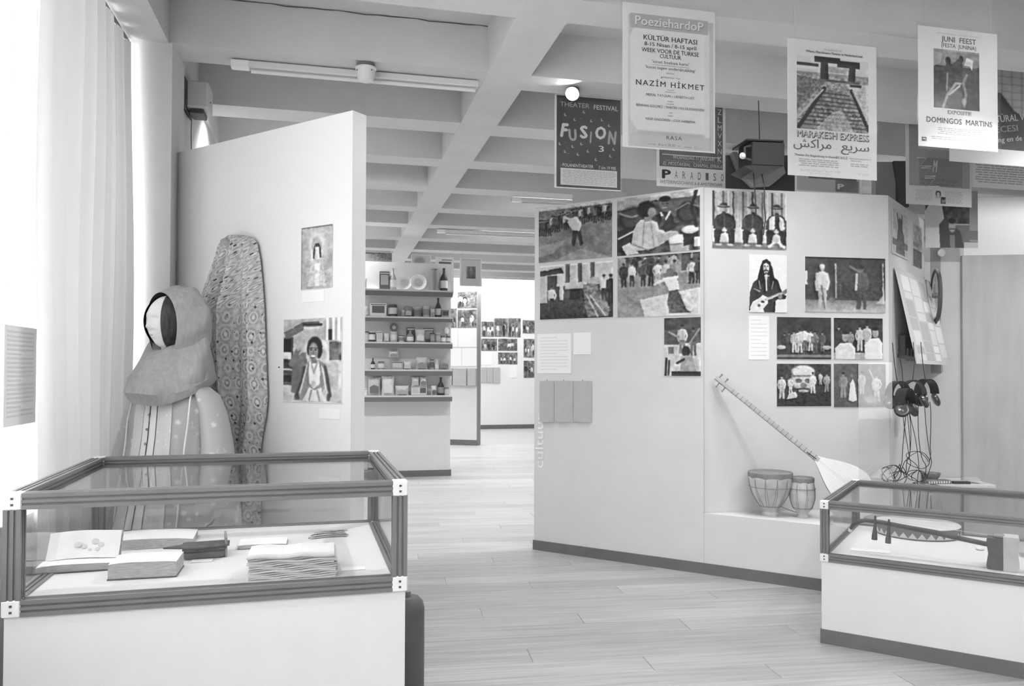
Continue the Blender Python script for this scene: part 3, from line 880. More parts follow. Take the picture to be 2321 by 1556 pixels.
# head: sculpted ellipsoid
hc = (z_top + z_chin) / 2 + .005; hr = (z_top - z_chin) / 2 - .012
rows = []
NS, NR = 96, 72
for i in range(NR + 1):
    th = PI * i / NR; row = []
    for j in range(NS):
        ph = 2 * PI * j / NS
        cz = math.cos(th); sr = max(.002, math.sin(th))
        f, s_ = sr * math.cos(ph), sr * math.sin(ph)
        zf = cz                                                    # 1 top .. -1 chin
        wx = .098 * (1 - .16 * max(0, -zf) ** 1.5); wf = .118 * (1 - .05 * max(0, -zf))
        df = 0.0
        if f > 0:
            c = max(0, f)
            tn = (.16 - zf) / .40
            if 0 < tn <= 1: pn = tn ** 1.25
            elif tn > 1: pn = max(0.0, 1 - (tn - 1) / .26) ** .8
            else: pn = 0.0
            df += .026 * math.exp(-((s_ / (.10 + .07 * max(0, min(1, tn)))) ** 2)) * pn * c                                          # nose
            df += .008 * math.exp(-((zf - .22) / .12) ** 2) * math.exp(-((s_ / .5) ** 2)) * c                                    # brow
            df -= .015 * math.exp(-((zf - .06) / .11) ** 2) * math.exp(-(((abs(s_) - .36) / .16) ** 2)) * c                    # eye sockets
            df += .012 * math.exp(-((zf + .45) / .05) ** 2) * math.exp(-((s_ / .25) ** 2)) * c                                  # upper lip
            df += .012 * math.exp(-((zf + .56) / .05) ** 2) * math.exp(-((s_ / .22) ** 2)) * c                                  # lower lip
            df += .012 * math.exp(-((zf + .82) / .14) ** 2) * math.exp(-((s_ / .3) ** 2))                                      # chin
        row.append(mh(wf * f + df + .02, wx * s_, hc + hr * zf * (1.06 if zf < 0 else 1)))
    rows.append(row)
head = MB().loft(rows).build('head', M_SKIN, mann, smooth=True)
for s_ in (-1, 1):
    MB().ellipsoid(tuple(mh(.101, .036 * s_, hc + hr * .06)), (.013, .013, .0055), 12, 8).build('eye', mat('eye_pale', 222, .4), head, smooth=True)
MB().ellipsoid(tuple(mh(.121, 0, hc - hr * .535)), (.011, .011, .006), 14, 8).build('lips', mat('lips', 196, .5), head, smooth=True)
for s_ in (-1, 1):
    MB().tube([mh(.127, .016 * s_, hc + hr * .17), mh(.126, .035 * s_, hc + hr * .215), mh(.112, .056 * s_, hc + hr * .17)], [.002, .003, .0015], 6).build('eyebrow', mat('brow', 176, .6), head)
# neck
MB().loft([[mh(r * math.cos(a), r * math.sin(a), z) for a in [2 * PI * j / 20 for j in range(20)]] for z, r in ((z_sh - .05, .075), (z_sh, .062), (z_chin + .02, .056))]).build('neck', M_SKIN, mann, smooth=True)
# hair: cap with the face left open
rows = []
for i in range(25):
    th = PI * .96 * i / 24
    row = []
    for j in range(41):
        ph = .62 + (2 * PI - 1.24) * j / 40          # opening towards the face
        cut = .30 * math.exp(-(min(j, 40 - j) / 5) ** 2)
        k = 1.07
        row.append(mh(.122 * k * math.sin(th) * math.cos(ph) + .018 + .01 * math.sin(ph * 9) * .2, .104 * k * math.sin(th) * math.sin(ph), hc + hr * 1.05 * math.cos(th) * (1 if th < PI / 2 else 1.0)))
    rows.append(row)
MB().loft(rows, closed=False, caps=False).build('hair', mat('dark_hair', 62, .45, 14, 60, stretch=(1, 1, .15)), head, smooth=True)

# robe
M_ROBE = bpy.data.materials.new('brocade_robe'); M_ROBE.use_nodes = True
def brocade(m, base, spots, scale, thr):
    N = m.node_tree.nodes; L = m.node_tree.links; b = N['Principled BSDF']
    tc = N.new('ShaderNodeTexCoord'); vo = N.new('ShaderNodeTexVoronoi'); vo.inputs['Scale'].default_value = scale
    no = N.new('ShaderNodeTexNoise'); no.inputs['Scale'].default_value = 90; no.inputs['Detail'].default_value = 3
    L.new(tc.outputs['Object'], vo.inputs['Vector']); L.new(tc.outputs['Object'], no.inputs['Vector'])
    cr = N.new('ShaderNodeValToRGB'); e = cr.color_ramp.elements
    e[0].position, e[0].color = thr * .5, g4(spots); e[1].position, e[1].color = thr, g4(base)
    ad = N.new('ShaderNodeMath'); ad.operation = 'MULTIPLY_ADD'; ad.inputs[1].default_value = .35; 
    L.new(no.outputs['Fac'], ad.inputs[0]); L.new(vo.outputs['Distance'], ad.inputs[2])
    L.new(ad.outputs[0], cr.inputs[0]); L.new(cr.outputs[0], b.inputs['Base Color'])
    b.inputs['Roughness'].default_value = .55; b.inputs['Sheen Weight'].default_value = .2
brocade(M_ROBE, 184, 230, 16, .44)
M_ROBE2 = bpy.data.materials.new('brocade_trim'); M_ROBE2.use_nodes = True
brocade(M_ROBE2, 224, 246, 40, .42)
prof = [(.08, .42, .34), (.3, .40, .32), (.55, .355, .28), (.8, .30, .225), (1.0, .255, .175), (1.12, .242, .155), (1.22, .238, .145), (1.30, .225, .135), (z_sh + .015, .19, .115), (z_sh + .055, .13, .095), (z_sh + .085, .085, .08)]
NSG = 96
rows = []
for z, a, b_ in prof:
    fold = max(0, (1.25 - z)) * .055
    row = []
    for j in range(NSG):
        t = 2 * PI * j / NSG
        e = 1 + fold * math.sin(13 * t + .6 * math.sin(3 * t)) + fold * .4 * math.sin(29 * t + 1)
        row.append(mv(b_ * math.cos(t) * e, a * math.sin(t) * e, z))
    rows.append(row)
robe = MB().loft(rows).build('robe', M_ROBE, mann, smooth=True)
# vertical front band with buttons and embroidered borders
def strip(t0, t1, out, m, name, parent, zlo=0, zhi=len(prof)):
    R = []
    for i, (z, a, b_) in enumerate(prof[zlo:zhi]):
        fold = max(0, (1.25 - z)) * .055
        row = []
        for k in range(9):
            t = t0 + (t1 - t0) * k / 8
            e = 1 + fold * math.sin(13 * t + .6 * math.sin(3 * t)) + fold * .4 * math.sin(29 * t + 1)
            row.append(mv(b_ * math.cos(t) * e + out * math.cos(t), a * math.sin(t) * e + out * math.sin(t), z))
        R.append(row)
    return MB().loft(R, closed=False, caps=False).build(name, m, parent, smooth=True)
strip(-.16, -.02, .007, mat('band_white', 244, .6), 'front_band', robe, 0, 10)
strip(.02, .16, .007, mat('band_white', 244, .6), 'front_band', robe, 0, 10)
strip(.18, .5, .005, M_ROBE2, 'embroidered_border', robe, 0, 10)
strip(-.5, -.18, .005, M_ROBE2, 'embroidered_border', robe, 0, 10)
for k in range(9):
    z = 1.3 - .07 * k
    MB().ellipsoid(tuple(mv(.155 if z > 1.2 else .165 + (1.2 - z) * .12, 0, z)), (.007, .007, .007), 8, 6).build('button', mat('button', 150, .4), robe, smooth=True)
# sleeves
for s_, kk in ((-1, .78), (1, .97)):
    cl = [(0, .165, z_sh + .0, .07), (.0, .225, z_sh - .045, .085), (.01, .275, z_sh - .14, .092), (.02, .31, 1.08, .105), (.04, .335, .92, .125), (.06, .35, .78, .15), (.07, .355, .66, .165)]
    R = []
    for f, s0, z, r in cl:
        R.append([mv(f + r * .85 * math.cos(a) * (1 + .05 * math.sin(7 * a) * (1.3 - z)), s_ * s0 * kk + r * .62 * math.sin(a) * (1 + .05 * math.sin(7 * a) * (1.3 - z)), z) for a in [2 * PI * j / 40 for j in range(40)]])
    sl = MB().loft(R).build('sleeve', M_ROBE, mann, smooth=True)
    ring = [mv(-.03, s_ * .15 * kk, z_sh + .055), mv(.05, s_ * .185 * kk, z_sh + .02), mv(.10, s_ * .205 * kk, z_sh - .06), mv(.125, s_ * .215 * kk, z_sh - .18), mv(.14, s_ * .21 * kk, 1.08), mv(.17, s_ * .215 * kk, .9), mv(.2, s_ * .22 * kk, .7)]
    MB().tube(ring, .0045, 6).build('seam_piping', mat('piping', 244, .5), sl, smooth=True)
# plain stand under the hem
MB().lathe([(.2, 0), (.2, .015), (.03, .03), (.022, .12)], seg=28).build('stand', DARK, mann, smooth=True)

# head scarf: hood round the face plus a loose cowl over the shoulders
M_SCARF = mat('scarf_cloth', 168, .6, 9, 60, stretch=(1, 1, .25), bump=.25)
hood = MB()
NR_, NH = 56, 26
rows = []
for i in range(NH + 1):
    q = i / NH                                         # 0 at the face opening, 1 at the back
    row = []
    for j in range(NR_):
        a = 2 * PI * j / NR_                           # 0 = top, PI = bottom
        ca, sa = math.cos(a), math.sin(a)
        rr = [0.118, 0.158][1] if False else 0
        w_open, w_max = .122, .168
        if q < .5:
            k = math.sin(q * PI); w = w_open + (w_max - w_open) * k
        else:
            k = math.sin(q * PI); w = w_max * k
        top = hr * 1.02 + .02 + .045 * math.sin(min(1, q * 1.15) * PI)
        bot = hr * 1.06 + .045 + .06 * math.sin(min(1, q * 1.1) * PI)
        hz = ((top + bot) / 2 + (top - bot) / 2 * ca) * (1 if q < .5 else max(.02, math.sin(q * PI)) ** .8)
        fx = .068 - .28 * q + .012 * ca * (1 - q)
        fold = .006 * math.sin(a * 7 + q * 9) * math.sin(PI * q) + .004 * math.sin(a * 15 + q * 4) * math.sin(PI * q)
        row.append(mh(fx, (w + fold) * sa * (1.0 if q > .02 else .96), hc + (hz + fold) * ca - .012))
    rows.append(row)
hood.loft(rows, caps=False)
sf = hood.build('scarf', M_SCARF, mann, smooth=True)
R = []
NCW = 80
# cowl: from under the chin, bulging forward and down, tucked round the back
def cowl(levels, name):
    R = []
    for k, (z, rf, rs, fo, dip) in enumerate(levels):
        row = []
        for j in range(NCW):
            a = 2 * PI * j / NCW
            fr = (1 + math.cos(a)) / 2
            fold = .010 * math.sin(4 * a + k * .8) + .005 * math.sin(9 * a - k * 1.1)
            row.append(mv(fo + (rf + fold) * math.cos(a), (rs + fold) * math.sin(a), z - dip * fr + .012 * math.sin(3 * a + k)))
        R.append(row)
    return MB().loft(R, caps=False).build(name, M_SCARF, mann, smooth=True)
c0 = z_chin
cowl([(c0 + .16, .08, .12, -.05, .135), (c0 + .14, .112, .15, -.025, .145), (c0 + .085, .15, .178, -.012, .15), (c0 + .02, .176, .197, -.003, .14), (c0 - .05, .194, .21, 0, .12), (c0 - .11, .19, .214, 0, .10), (c0 - .145, .165, .2, 0, .085), (c0 - .155, .12, .165, 0, .06)], 'scarf_cowl')
cowl([(c0 - .03, .12, .15, .02, .06), (c0 - .055, .19, .19, .03, .10), (c0 - .10, .215, .208, .03, .12), (c0 - .145, .195, .20, .02, .12), (c0 - .165, .15, .17, .01, .09)], 'scarf_wrap')
tag(mann, 'white mannequin in pale brocade robe and grey headscarf behind the tall case', 'mannequin')

# patterned cloth gathered on a hook on the white panel
def cloth_mat():
    m = bpy.data.materials.new('patterned_cloth'); m.use_nodes = True
    N = m.node_tree.nodes; L = m.node_tree.links; b = N['Principled BSDF']
    at_ = N.new('ShaderNodeAttribute'); at_.attribute_name = 'weave'
    vo = N.new('ShaderNodeTexVoronoi'); vo.inputs['Scale'].default_value = 1.0; vo.inputs['Randomness'].default_value = .25
    mp = N.new('ShaderNodeMapping'); mp.inputs['Scale'].default_value = (15, 11, 1)
    L.new(at_.outputs['Vector'], mp.inputs[0]); L.new(mp.outputs[0], vo.inputs['Vector'])
    cr = N.new('ShaderNodeValToRGB'); cr.color_ramp.interpolation = 'LINEAR'
    for p, v in ((.0, 236), (.13, 226), (.17, 150), (.26, 158), (.31, 222), (.36, 205), (.45, 158), (1, 148)):
        e = cr.color_ramp.elements.new(p); e.color = g4(v)
    for _ in range(2): cr.color_ramp.elements.remove(cr.color_ramp.elements[0] if _ == 0 else cr.color_ramp.elements[-1])
    L.new(vo.outputs['Distance'], cr.inputs[0])
    # brocade flecks
    no = N.new('ShaderNodeTexNoise'); no.inputs['Scale'].default_value = 55; no.inputs['Detail'].default_value = 2
    L.new(at_.outputs['Vector'], no.inputs['Vector'])
    fl = N.new('ShaderNodeValToRGB'); fl.color_ramp.elements[0].position, fl.color_ramp.elements[1].position = .5, .58
    L.new(no.outputs['Fac'], fl.inputs[0])
    mx = N.new('ShaderNodeMix'); mx.data_type = 'RGBA'; mx.inputs[7].default_value = g4(214)
    sc_ = N.new('ShaderNodeMath'); sc_.operation = 'MULTIPLY'; sc_.inputs[1].default_value = .6
    L.new(fl.outputs[0], sc_.inputs[0]); L.new(sc_.outputs[0], mx.inputs[0]); L.new(cr.outputs[0], mx.inputs[6])
    # dark lozenges
    v2 = N.new('ShaderNodeTexVoronoi'); v2.distance = 'MANHATTAN'; v2.inputs['Randomness'].default_value = .35
    m2 = N.new('ShaderNodeMapping'); m2.inputs['Scale'].default_value = (24, 20, 1)
    L.new(at_.outputs['Vector'], m2.inputs[0]); L.new(m2.outputs[0], v2.inputs['Vector']); v2.inputs['Scale'].default_value = 1
    c2 = N.new('ShaderNodeMath'); c2.operation = 'LESS_THAN'; c2.inputs[1].default_value = .22
    L.new(v2.outputs['Distance'], c2.inputs[0])
    m3 = N.new('ShaderNodeMix'); m3.data_type = 'RGBA'; m3.inputs[7].default_value = g4(72)
    L.new(c2.outputs[0], m3.inputs[0]); L.new(mx.outputs[2], m3.inputs[6]); L.new(m3.outputs[2], b.inputs['Base Color'])
    b.inputs['Roughness'].default_value = .5
    return m
outl = [(540, 532, 566), (548, 515, 580), (562, 506, 590), (600, 499, 597), (650, 487, 602), (700, 477, 606), (750, 470, 608), (800, 468, 610), (850, 470, 612), (900, 476, 614), (940, 484, 610), (980, 492, 602), (1020, 500, 597), (1080, 505, 597), (1140, 510, 598), (1200, 514, 599), (1300, 520, 600)]
cu_o = FL.px(545, 700)[0]
cloth = empty('patterned_cloth', FL.pt(cu_o, 0, 0), FL.rz)
rows = []; weave = []
NC = 120
for i in range(len(outl) - 1):
    steps = 6
    for k in range(steps if i < len(outl) - 2 else steps + 1):
        q = k / steps
        y = outl[i][0] + (outl[i + 1][0] - outl[i][0]) * q
        xa = outl[i][1] + (outl[i + 1][1] - outl[i][1]) * q; xb = outl[i][2] + (outl[i + 1][2] - outl[i][2]) * q
        ua, z = FL.px(xa, y); ub, _ = FL.px(xb, y)
        low = min(1, max(0, (y - 540) / 160))
        row = []
        arc = 0; last = None
        for j in range(NC):
            s_ = j / (NC - 1)
            u = ua + (ub - ua) * s_ - cu_o
            dep = .02 + (.06 + .07 * low) * math.sin(PI * s_) ** .55
            f = math.sin(2 * PI * (s_ * 3.6 + .12 * math.sin(y * .006)) + .4) + .45 * math.sin(2 * PI * s_ * 7.3 + 1.2 + y * .002)
            dep += .042 * low * f * math.sin(PI * s_) ** .4 + .004 * math.sin(2 * PI * s_ * 11) 
            p = (u, -max(.008, dep), z)
            if last is not None: arc += math.dist(p[:2], last[:2])
            last = p; row.append(p); weave.append((arc, z, 0))
        rows.append(row)
b = MB().loft(rows, closed=False, caps=False)
fo = b.build('cloth', cloth_mat(), cloth, smooth=True)
a_ = fo.data.attributes.new('weave', 'FLOAT_VECTOR', 'POINT')
a_.data.foreach_set('vector', np.array(weave, 'f').ravel())
sol = fo.modifiers.new('thickness', 'SOLIDIFY'); sol.thickness = .003; sol.offset = -1
kn_u, kn_z = FL.px(538, 556)
fb = MB()
for k in range(7):
    a = k / 6
    fb.tube([(kn_u - cu_o - .045 + .012 * k, -.075, kn_z - .03 - .01 * abs(k - 3)), (kn_u - cu_o - .02 + .008 * k, -.088, kn_z + .012 + .006 * (k % 2)), (kn_u - cu_o + .02 + .006 * k, -.07, kn_z + .03 - .004 * k)], [.006, .012, .006], 8)
kn = fb.build('gathered_knot', fo.data.materials[0], cloth, smooth=True)
kn['kind'] = 'stuff'
MB().tube([(kn_u - cu_o, 0, kn_z), (kn_u - cu_o, -.05, kn_z), (kn_u - cu_o, -.055, kn_z + .02)], .005, 6).build('hook', DARK, cloth)
tag(cloth, 'patterned brocade cloth gathered on a hook on the white panel behind the mannequin', 'cloth')

# ================================================================== NICHE: DRUMS AND SAZ
def kettledrum(px, py_base, Y, w_px, h_px, prof, label, nl):
    b0 = at(px, py_base, Y); k = Y / F_PX
    o = empty('clay_drum', (b0.x, b0.y, NZ))
    r = w_px / 2 * k; h = h_px * k
    MB().lathe([(a * r, c * h) for a, c in prof], seg=40).build('bowl', mat('clay', 196, .75, 12, 14), o, smooth=True)
    rt = prof[-1][0] * r
    skin = [(rt + .003, h * .88)]
    sk_ = MB(); ring = []
    for zf, ex in ((.86, .0045), (.93, .006), (.985, .0045)):
        ring.append([((rt + ex) * math.cos(2 * PI * j / 80), (rt + ex) * math.sin(2 * PI * j / 80), h * zf + (.010 * abs(math.sin(j * PI / 80 * 9)) if zf < .9 else 0)) for j in range(80)])
    ring.append([(rt * .97 * math.cos(2 * PI * j / 80), rt * .97 * math.sin(2 * PI * j / 80), h * 1.0) for j in range(80)])
    ring.append([(.004 * math.cos(2 * PI * j / 80), .004 * math.sin(2 * PI * j / 80), h * 1.003) for j in range(80)])
    sk_.loft(ring).build('skin', mat('drum_skin', 138, .7, 10, 16), o, smooth=True)
    def rad(zf):
        for (a0, c0_), (a1, c1_) in zip(prof[:-1], prof[1:]):
            if c0_ <= zf <= c1_ and c1_ > c0_: return (a0 + (a1 - a0) * (zf - c0_) / (c1_ - c0_)) * r
        return prof[-1][0] * r
    M_L = mat('lacing', 140, .7)
    for i in range(nl):
        a = 2 * PI * i / nl
        for sgn in (-1, 1):
            pts = [((rad(zf) + .003) * math.cos(a + sgn * .16 * (.86 - zf)), (rad(zf) + .003) * math.sin(a + sgn * .16 * (.86 - zf)), zf * h) for zf in (.86, .7, .5, .32, .2)]
            MB().tube(pts, .0012, 4).build('lacing', M_L, o)
    for zf in ((.22, .66) if nl > 8 else (.24, .72)):
        MB().tube([((rad(zf) + .003) * math.cos(2 * PI * j / 40), (rad(zf) + .003) * math.sin(2 * PI * j / 40), zf * h) for j in range(41)], .0022, 5).build('tie_ring', M_L, o)
    tag(o, label, 'drum', 'clay drums in the niche')
kettledrum(1746, 1162, 5.60, 98, 99, [(.002, 0), (.36, 0), (.37, .05), (.31, .09), (.34, .14), (.55, .28), (.78, .46), (.92, .64), (.985, .82), (.985, .94), (.96, .99)], 'large bowl-shaped clay drum with laced skin in the niche', 12)
kettledrum(1819, 1170, 5.53, 57, 91, [(.002, 0), (.47, 0), (.48, .04), (.40, .07), (.45, .12), (.78, .26), (.97, .44), (1.0, .6), (.93, .78), (.86, .92), (.84, .99)], 'narrow vase-shaped clay drum beside the larger bowl drum', 8)
o = empty('lashing_strap', (0, 0, 0))
MB().tube([at(1772, 1150, 5.5), at(1790, 1157, 5.47), at(1805, 1162, 5.46)], .004, 6).build('strap', mat('strap', 120, .7), o)
MB().tube([at(1788, 1083, 5.56), at(1795, 1090, 5.55), at(1800, 1088, 5.55)], .005, 6).build('knot', mat('strap', 120, .7), o)
tag(o, 'short leather strap joining the two clay drums', 'strap')

# saz leaning in the niche
s_tip, s_join, s_end = at(1622, 856, 5.66), at(1852, 1038, 5.42), at(1930, 1104, 5.34)
ax = (s_end - s_tip).normalized()
view = (EYE_P - s_join).normalized()
nrm = (view - ax * view.dot(ax)).normalized()
nrm = (nrm + Vector((.25, 0, .12))).normalized(); nrm = (nrm - ax * nrm.dot(ax)).normalized()
crs = ax.cross(nrm).normalized()
saz = empty('saz', s_end)
Ms = Matrix((( ax.x, crs.x, nrm.x, s_end.x), (ax.y, crs.y, nrm.y, s_end.y), (ax.z, crs.z, nrm.z, s_end.z), (0, 0, 0, 1)))
saz.matrix_world = Ms
Ln = (s_join - s_end).length; Lt = (s_tip - s_end).length
WOOD = mat('saz_wood', 196, .5, 10, 9, stretch=(1, 12, 1)); WOOD_D = mat('saz_bowl', 132, .45, 10, 8)
WOOD_N = mat('saz_neck', 182, .5, 10, 10)
bw = .12
def half(q):       # body half width, q 0 at the join .. 1 at the end
    return .018 + bw * (math.sin(PI * min(1, q * .62 + .02)) ** 1.25) * (1 if q < .8 else max(.0, 1 - ((q - .8) / .32) ** 2) ** .5)
xs = [-Ln + (Ln + .09) * i / 22 for i in range(23)]
outl_ = [(x, half(i / 22)) for i, x in enumerate(xs)]
rows = []
for x, hw in outl_:
    rows.append([(x, hw * math.cos(PI * k / 12), -hw * 1.0 * math.sin(PI * k / 12) - .002) for k in range(13)])
MB().loft(rows, closed=True).build('bowl', WOOD_D, saz, smooth=True)
rows = [[(x, -hw, 0), (x, hw, 0), (x, hw, .004), (x, -hw, .004)] for x, hw in outl_]
MB().loft(rows).build('soundboard', mat('soundboard', 232, .55, 5, 9, stretch=(1, 14, 1)), saz)
MB().loft([[(x, -w_, -.02), (x, w_, -.02), (x, w_, .007), (x, -w_, .007)] for x, w_ in ((-Ln + .02, .016), (-Lt, .012))]).build('neck', WOOD_N, saz)
for k in range(19):
    x = -Ln - .015 - (Lt - Ln - .13) * (1 - (1 - k / 19) ** 1.0)
    w_ = .0172 - .003 * k / 19
    MB().tube([(x, -w_, -.012), (x, -w_, .009), (x, w_, .009), (x, w_, -.012)], .0016, 4).build('fret', mat('fret', 112, .5), saz)
MB().tube([(-Ln + .0, .006, .011), (-Ln - .075, .010, .011)], .0022, 5).build('pick_guard', INK, saz)
MB().tube([(-.05, -.0, .012), (-Lt + .02, 0, .010)], .0012, 4).build('string', mat('string', 215, .4), saz)
for k in range(4):
    x = -Lt + .02 + .026 * k; sg = 1 if k % 2 else -1
    MB().tube([(x, sg * .008, -.006), (x, sg * .035, -.006), (x, sg * .05, -.006)], [.004, .005, .008], 8).build('peg', mat('peg', 140, .5), saz, smooth=True)
MB().box(-.02, -.008, -.025, .025, .004, .011).build('bridge', mat('bridge', 150, .6), saz)
tag(saz, 'long-necked lute with pear-shaped body leaning in the niche', 'lute')
# upright acrylic sheet at the end of the niche
u0, z1 = FA.px(1945, 822); u1, _ = FA.px(2022, 822)
fr_y = .0
o = MB().box(0, u1 - u0, -.003, .003, NZ, z1).build('acrylic_sheet', glass('acrylic', .96, .07, 0, .04), loc=FA.pt(u0, .006, 0), rz=A_ANG)
tag(o, 'clear acrylic sheet standing at the right end of the niche', 'acrylic sheet')

# ================================================================== PHOTOGRAPHS AND SHEETS ON THE WALLS
PHOTO_BACK = mat('photo_board', 236, .5)
def rect_on(fr, tl, br):
    u0, z1 = fr.px(*tl); u1, z0 = fr.px(*br)
    return min(u0, u1), max(u0, u1), min(z0, z1), max(z0, z1)
def sheet(fr, tl, br, label, name='paper_sheet', m=None, cat='sheet', group=None, lines=0, th=.002, off=.0005, curl=0):
    u0, u1, z0, z1 = rect_on(fr, tl, br); w, h = u1 - u0, z1 - z0
    loc = fr.pt((u0 + u1) / 2, -off, z0)
    b = MB()
    if curl:
        rows = [[(-w / 2 + w * i / 8, -th - curl * (1 - k / 6) * (.6 + .4 * math.sin(i * 1.1)), h * k / 6) for i in range(9)] for k in range(7)]
        back = [[(p[0], p[1] + th * .6, p[2]) for p in r] for r in rows]
        b.loft([rows[k] + back[k][::-1] for k in range(7)])
    else:
        b.rbox(-w / 2, w / 2, -th, 0, 0, h, .0004)
    if lines:
        o = empty(name, loc, fr.rz)
        b.build('paper', m or WHITE_PAPER, o)
        for k in range(lines):
            zz_ = h * (.9 - .8 * k / max(1, lines - 1))
            ww = w * (.8 if (k * 7) % 5 else .5)
            MB().box(-w * .4, -w * .4 + ww, -th - .0006, -th, zz_ - h * .008, zz_ + h * .008).build('text_line', mat('faint_text', 222, .7), o)
    else:
        o = b.build(name, m or WHITE_PAPER, loc=loc, rz=fr.rz)
    return tag(o, label, cat, group)
def photo(fr, tl, br, pic, label, border=0.0, name='photograph', cat='photograph', group=None, th=.004):
    u0, u1, z0, z1 = rect_on(fr, tl, br); w, h = u1 - u0, z1 - z0
    o = empty(name, fr.pt((u0 + u1) / 2, -.0005, z0), fr.rz)
    MB().rbox(-w / 2, w / 2, -th, 0, 0, h, .0006).build('mount', PHOTO_BACK, o)
    me = pic.finish(.5).mesh(w - 2 * border, h - 2 * border, -th - .0006, z0=border)
    link('picture', me, o)
    return tag(o, label, cat, group)
GA = 'photographs on the slanted wall'

# --- slanted wall A
p = Pic(1.33, 64, 128).noise(14, 9).noise(8, 30)
p.poly([(0, 70), (40, 62), (20, 85), (0, 90)], 150).poly([(20, 100), (58, 80), (100, 100)], 160)
for k in range(34):
    x = k * 3.1; yb = 52 - .28 * x if x < 60 else 34
    p.person(x, yb + RNG.uniform(-3, 4), 30, RNG.choice([60, 90, 200, 120]), 62, 130, 50)
p.rect(0, 0, 100, 5, 205).noise(26, 40, 0, 0, 100, 30)
p.poly([(48, 40), (58, 44), (62, 72), (58, 76), (54, 54), (50, 76), (46, 74)], 68).poly([(44, 22), (54, 22), (60, 36), (57, 48), (47, 46), (40, 30)], 214).ell(45, 19, 4, 5, 90).line([(44, 26), (36, 20)], 4, 190)
photo(FA, (1222, 475), (1388, 583), p, 'photo of a street dancer in white shirt inside a crowd ring, top left', group=GA)
p = Pic(1.32, 78, 92).noise(26, 12).noise(14, 40)
p.rect(0, 0, 42, 20, 176).rect(42, 0, 100, 10, 200).noise(30, 24, 42, 0, 100, 12).rect(64, 10, 100, 40, 104)
p.ell(20, 38, 18, 22, 58, .3).ell(20, 36, 15, 16, 84).line([(4, 26), (18, 34), (36, 30)], 3, 150)
p.ell(86, 36, 13, 18, 56).ell(86, 36, 10, 14, 76).line([(72, 30), (86, 20), (99, 28)], 2, 140)
p.poly([(0, 58), (10, 52), (24, 64), (30, 96), (16, 100), (0, 92)], 62).line([(2, 70), (26, 56)], 3, 214).poly([(6, 84), (16, 78), (28, 98), (12, 100)], 216)
p.poly([(30, 40), (40, 40), (50, 48), (52, 60), (62, 64), (66, 70), (58, 84), (46, 92), (26, 94), (18, 82), (20, 62), (24, 48)], 206)
p.line([(34, 46), (32, 88)], 2, 170).line([(42, 46), (46, 88)], 2, 178).line([(20, 82), (40, 94)], 2, 150)
p.poly([(48, 70), (66, 64), (74, 68), (72, 76), (52, 84)], 186).ell(70, 70, 6, 5, 178)
p.ell(36, 24, 11, 15, 52).ell(43, 30, 5, 9, 150).poly([(34, 36), (42, 36), (44, 44), (34, 44)], 150)
p.poly([(48, 36), (54, 30), (66, 32), (70, 44), (72, 60), (60, 66), (52, 54)], 62).ell(59, 18, 6.5, 11, 112).ell(59, 9, 7, 5, 46).line([(56, 17), (58, 17)], 1.4, 60).line([(61, 17), (63, 17)], 1.4, 60).line([(57, 24), (61, 24)], 1.6, 186)
p.line([(54, 32), (59, 44)], 3.4, 222).line([(65, 32), (60, 44)], 3.4, 222)
p.line([(54, 56), (58, 46), (57, 40)], 5, 96).line([(62, 56), (78, 54), (84, 52)], 6, 70)
p.poly([(64, 82), (88, 80), (88, 100), (66, 100)], 176).ell(76, 80, 12, 8.5, 232).ell(76, 80, 9, 6, 244).line([(65, 88), (88, 87)], 1.5, 130)
p.poly([(80, 68), (99, 64), (99, 88), (82, 92)], 56).ell(89, 65, 10, 7, 214).ell(89, 64, 7.5, 5, 236)
p.rect(93, 78, 100, 94, 214).line([(96, 0), (90, 30), (96, 60)], 5, 58)
photo(FA, (1399.5, 453), (1587, 566), p, 'photo of two musicians playing white hand drums, top right of its group', group=GA)
p = Pic(1.33, 64, 90).noise(22, 12).grad(62, 100, 88, 62)
p.rect(0, 0, 100, 40, 205).poly([(0, 10), (30, 6), (34, 16), (0, 20)], 72)
for x in (36, 53, 70): p.rect(x, 0, x + 6, 34, 96)
p.rect(0, 20, 10, 70, 196).rect(10, 20, 24, 72, 84).rect(28, 18, 34, 66, 220).rect(36, 40, 60, 46, 200).rect(42, 46, 56, 66, 60)
p.person(17, 84, 46, 214, 70, 130, 60).poly([(60, 40), (76, 36), (96, 84), (94, 98), (66, 98), (62, 66)], 132).noise(44, 34, 60, 34, 98, 98)
p.ell(76, 33, 7, 7, 190).person(88, 70, 46, 226, 74, 140, 50).person(97, 76, 52, 70, 60, 140, 50).line([(70, 60), (90, 96)], 2, 220).line([(64, 56), (80, 98)], 2, 205).noise(14, 50, 0, 60, 60, 100)
photo(FA, (1225, 604), (1390, 719), p, 'photo of a costumed stilt figure before townhouse windows, lower left', group=GA)
p = Pic(1.32, 68, 150).noise(12, 9).rect(0, 0, 100, 24, 128).noise(30, 24, 0, 0, 100, 24)
p.rect(78, 0, 100, 30, 92).line([(78, 30), (100, 26)], 1.5, 190).line([(90, 0), (90, 30)], 1.5, 190)
p.crowd(1, 74, -6, 0, 16, 34, 60, 230, .45)
for x, a, b_ in ((8, 70, 60), (18, 226, 70), (32, 96, 66), (42, 70, 56), (50, 220, 190), (60, 205, 120), (70, 150, 90), (90, 200, 60), (98, 80, 50)): p.person(x, 50, 40, a, b_, 110, 50)
p.poly([(28, 72), (100, 56), (100, 100), (34, 100)], 214)
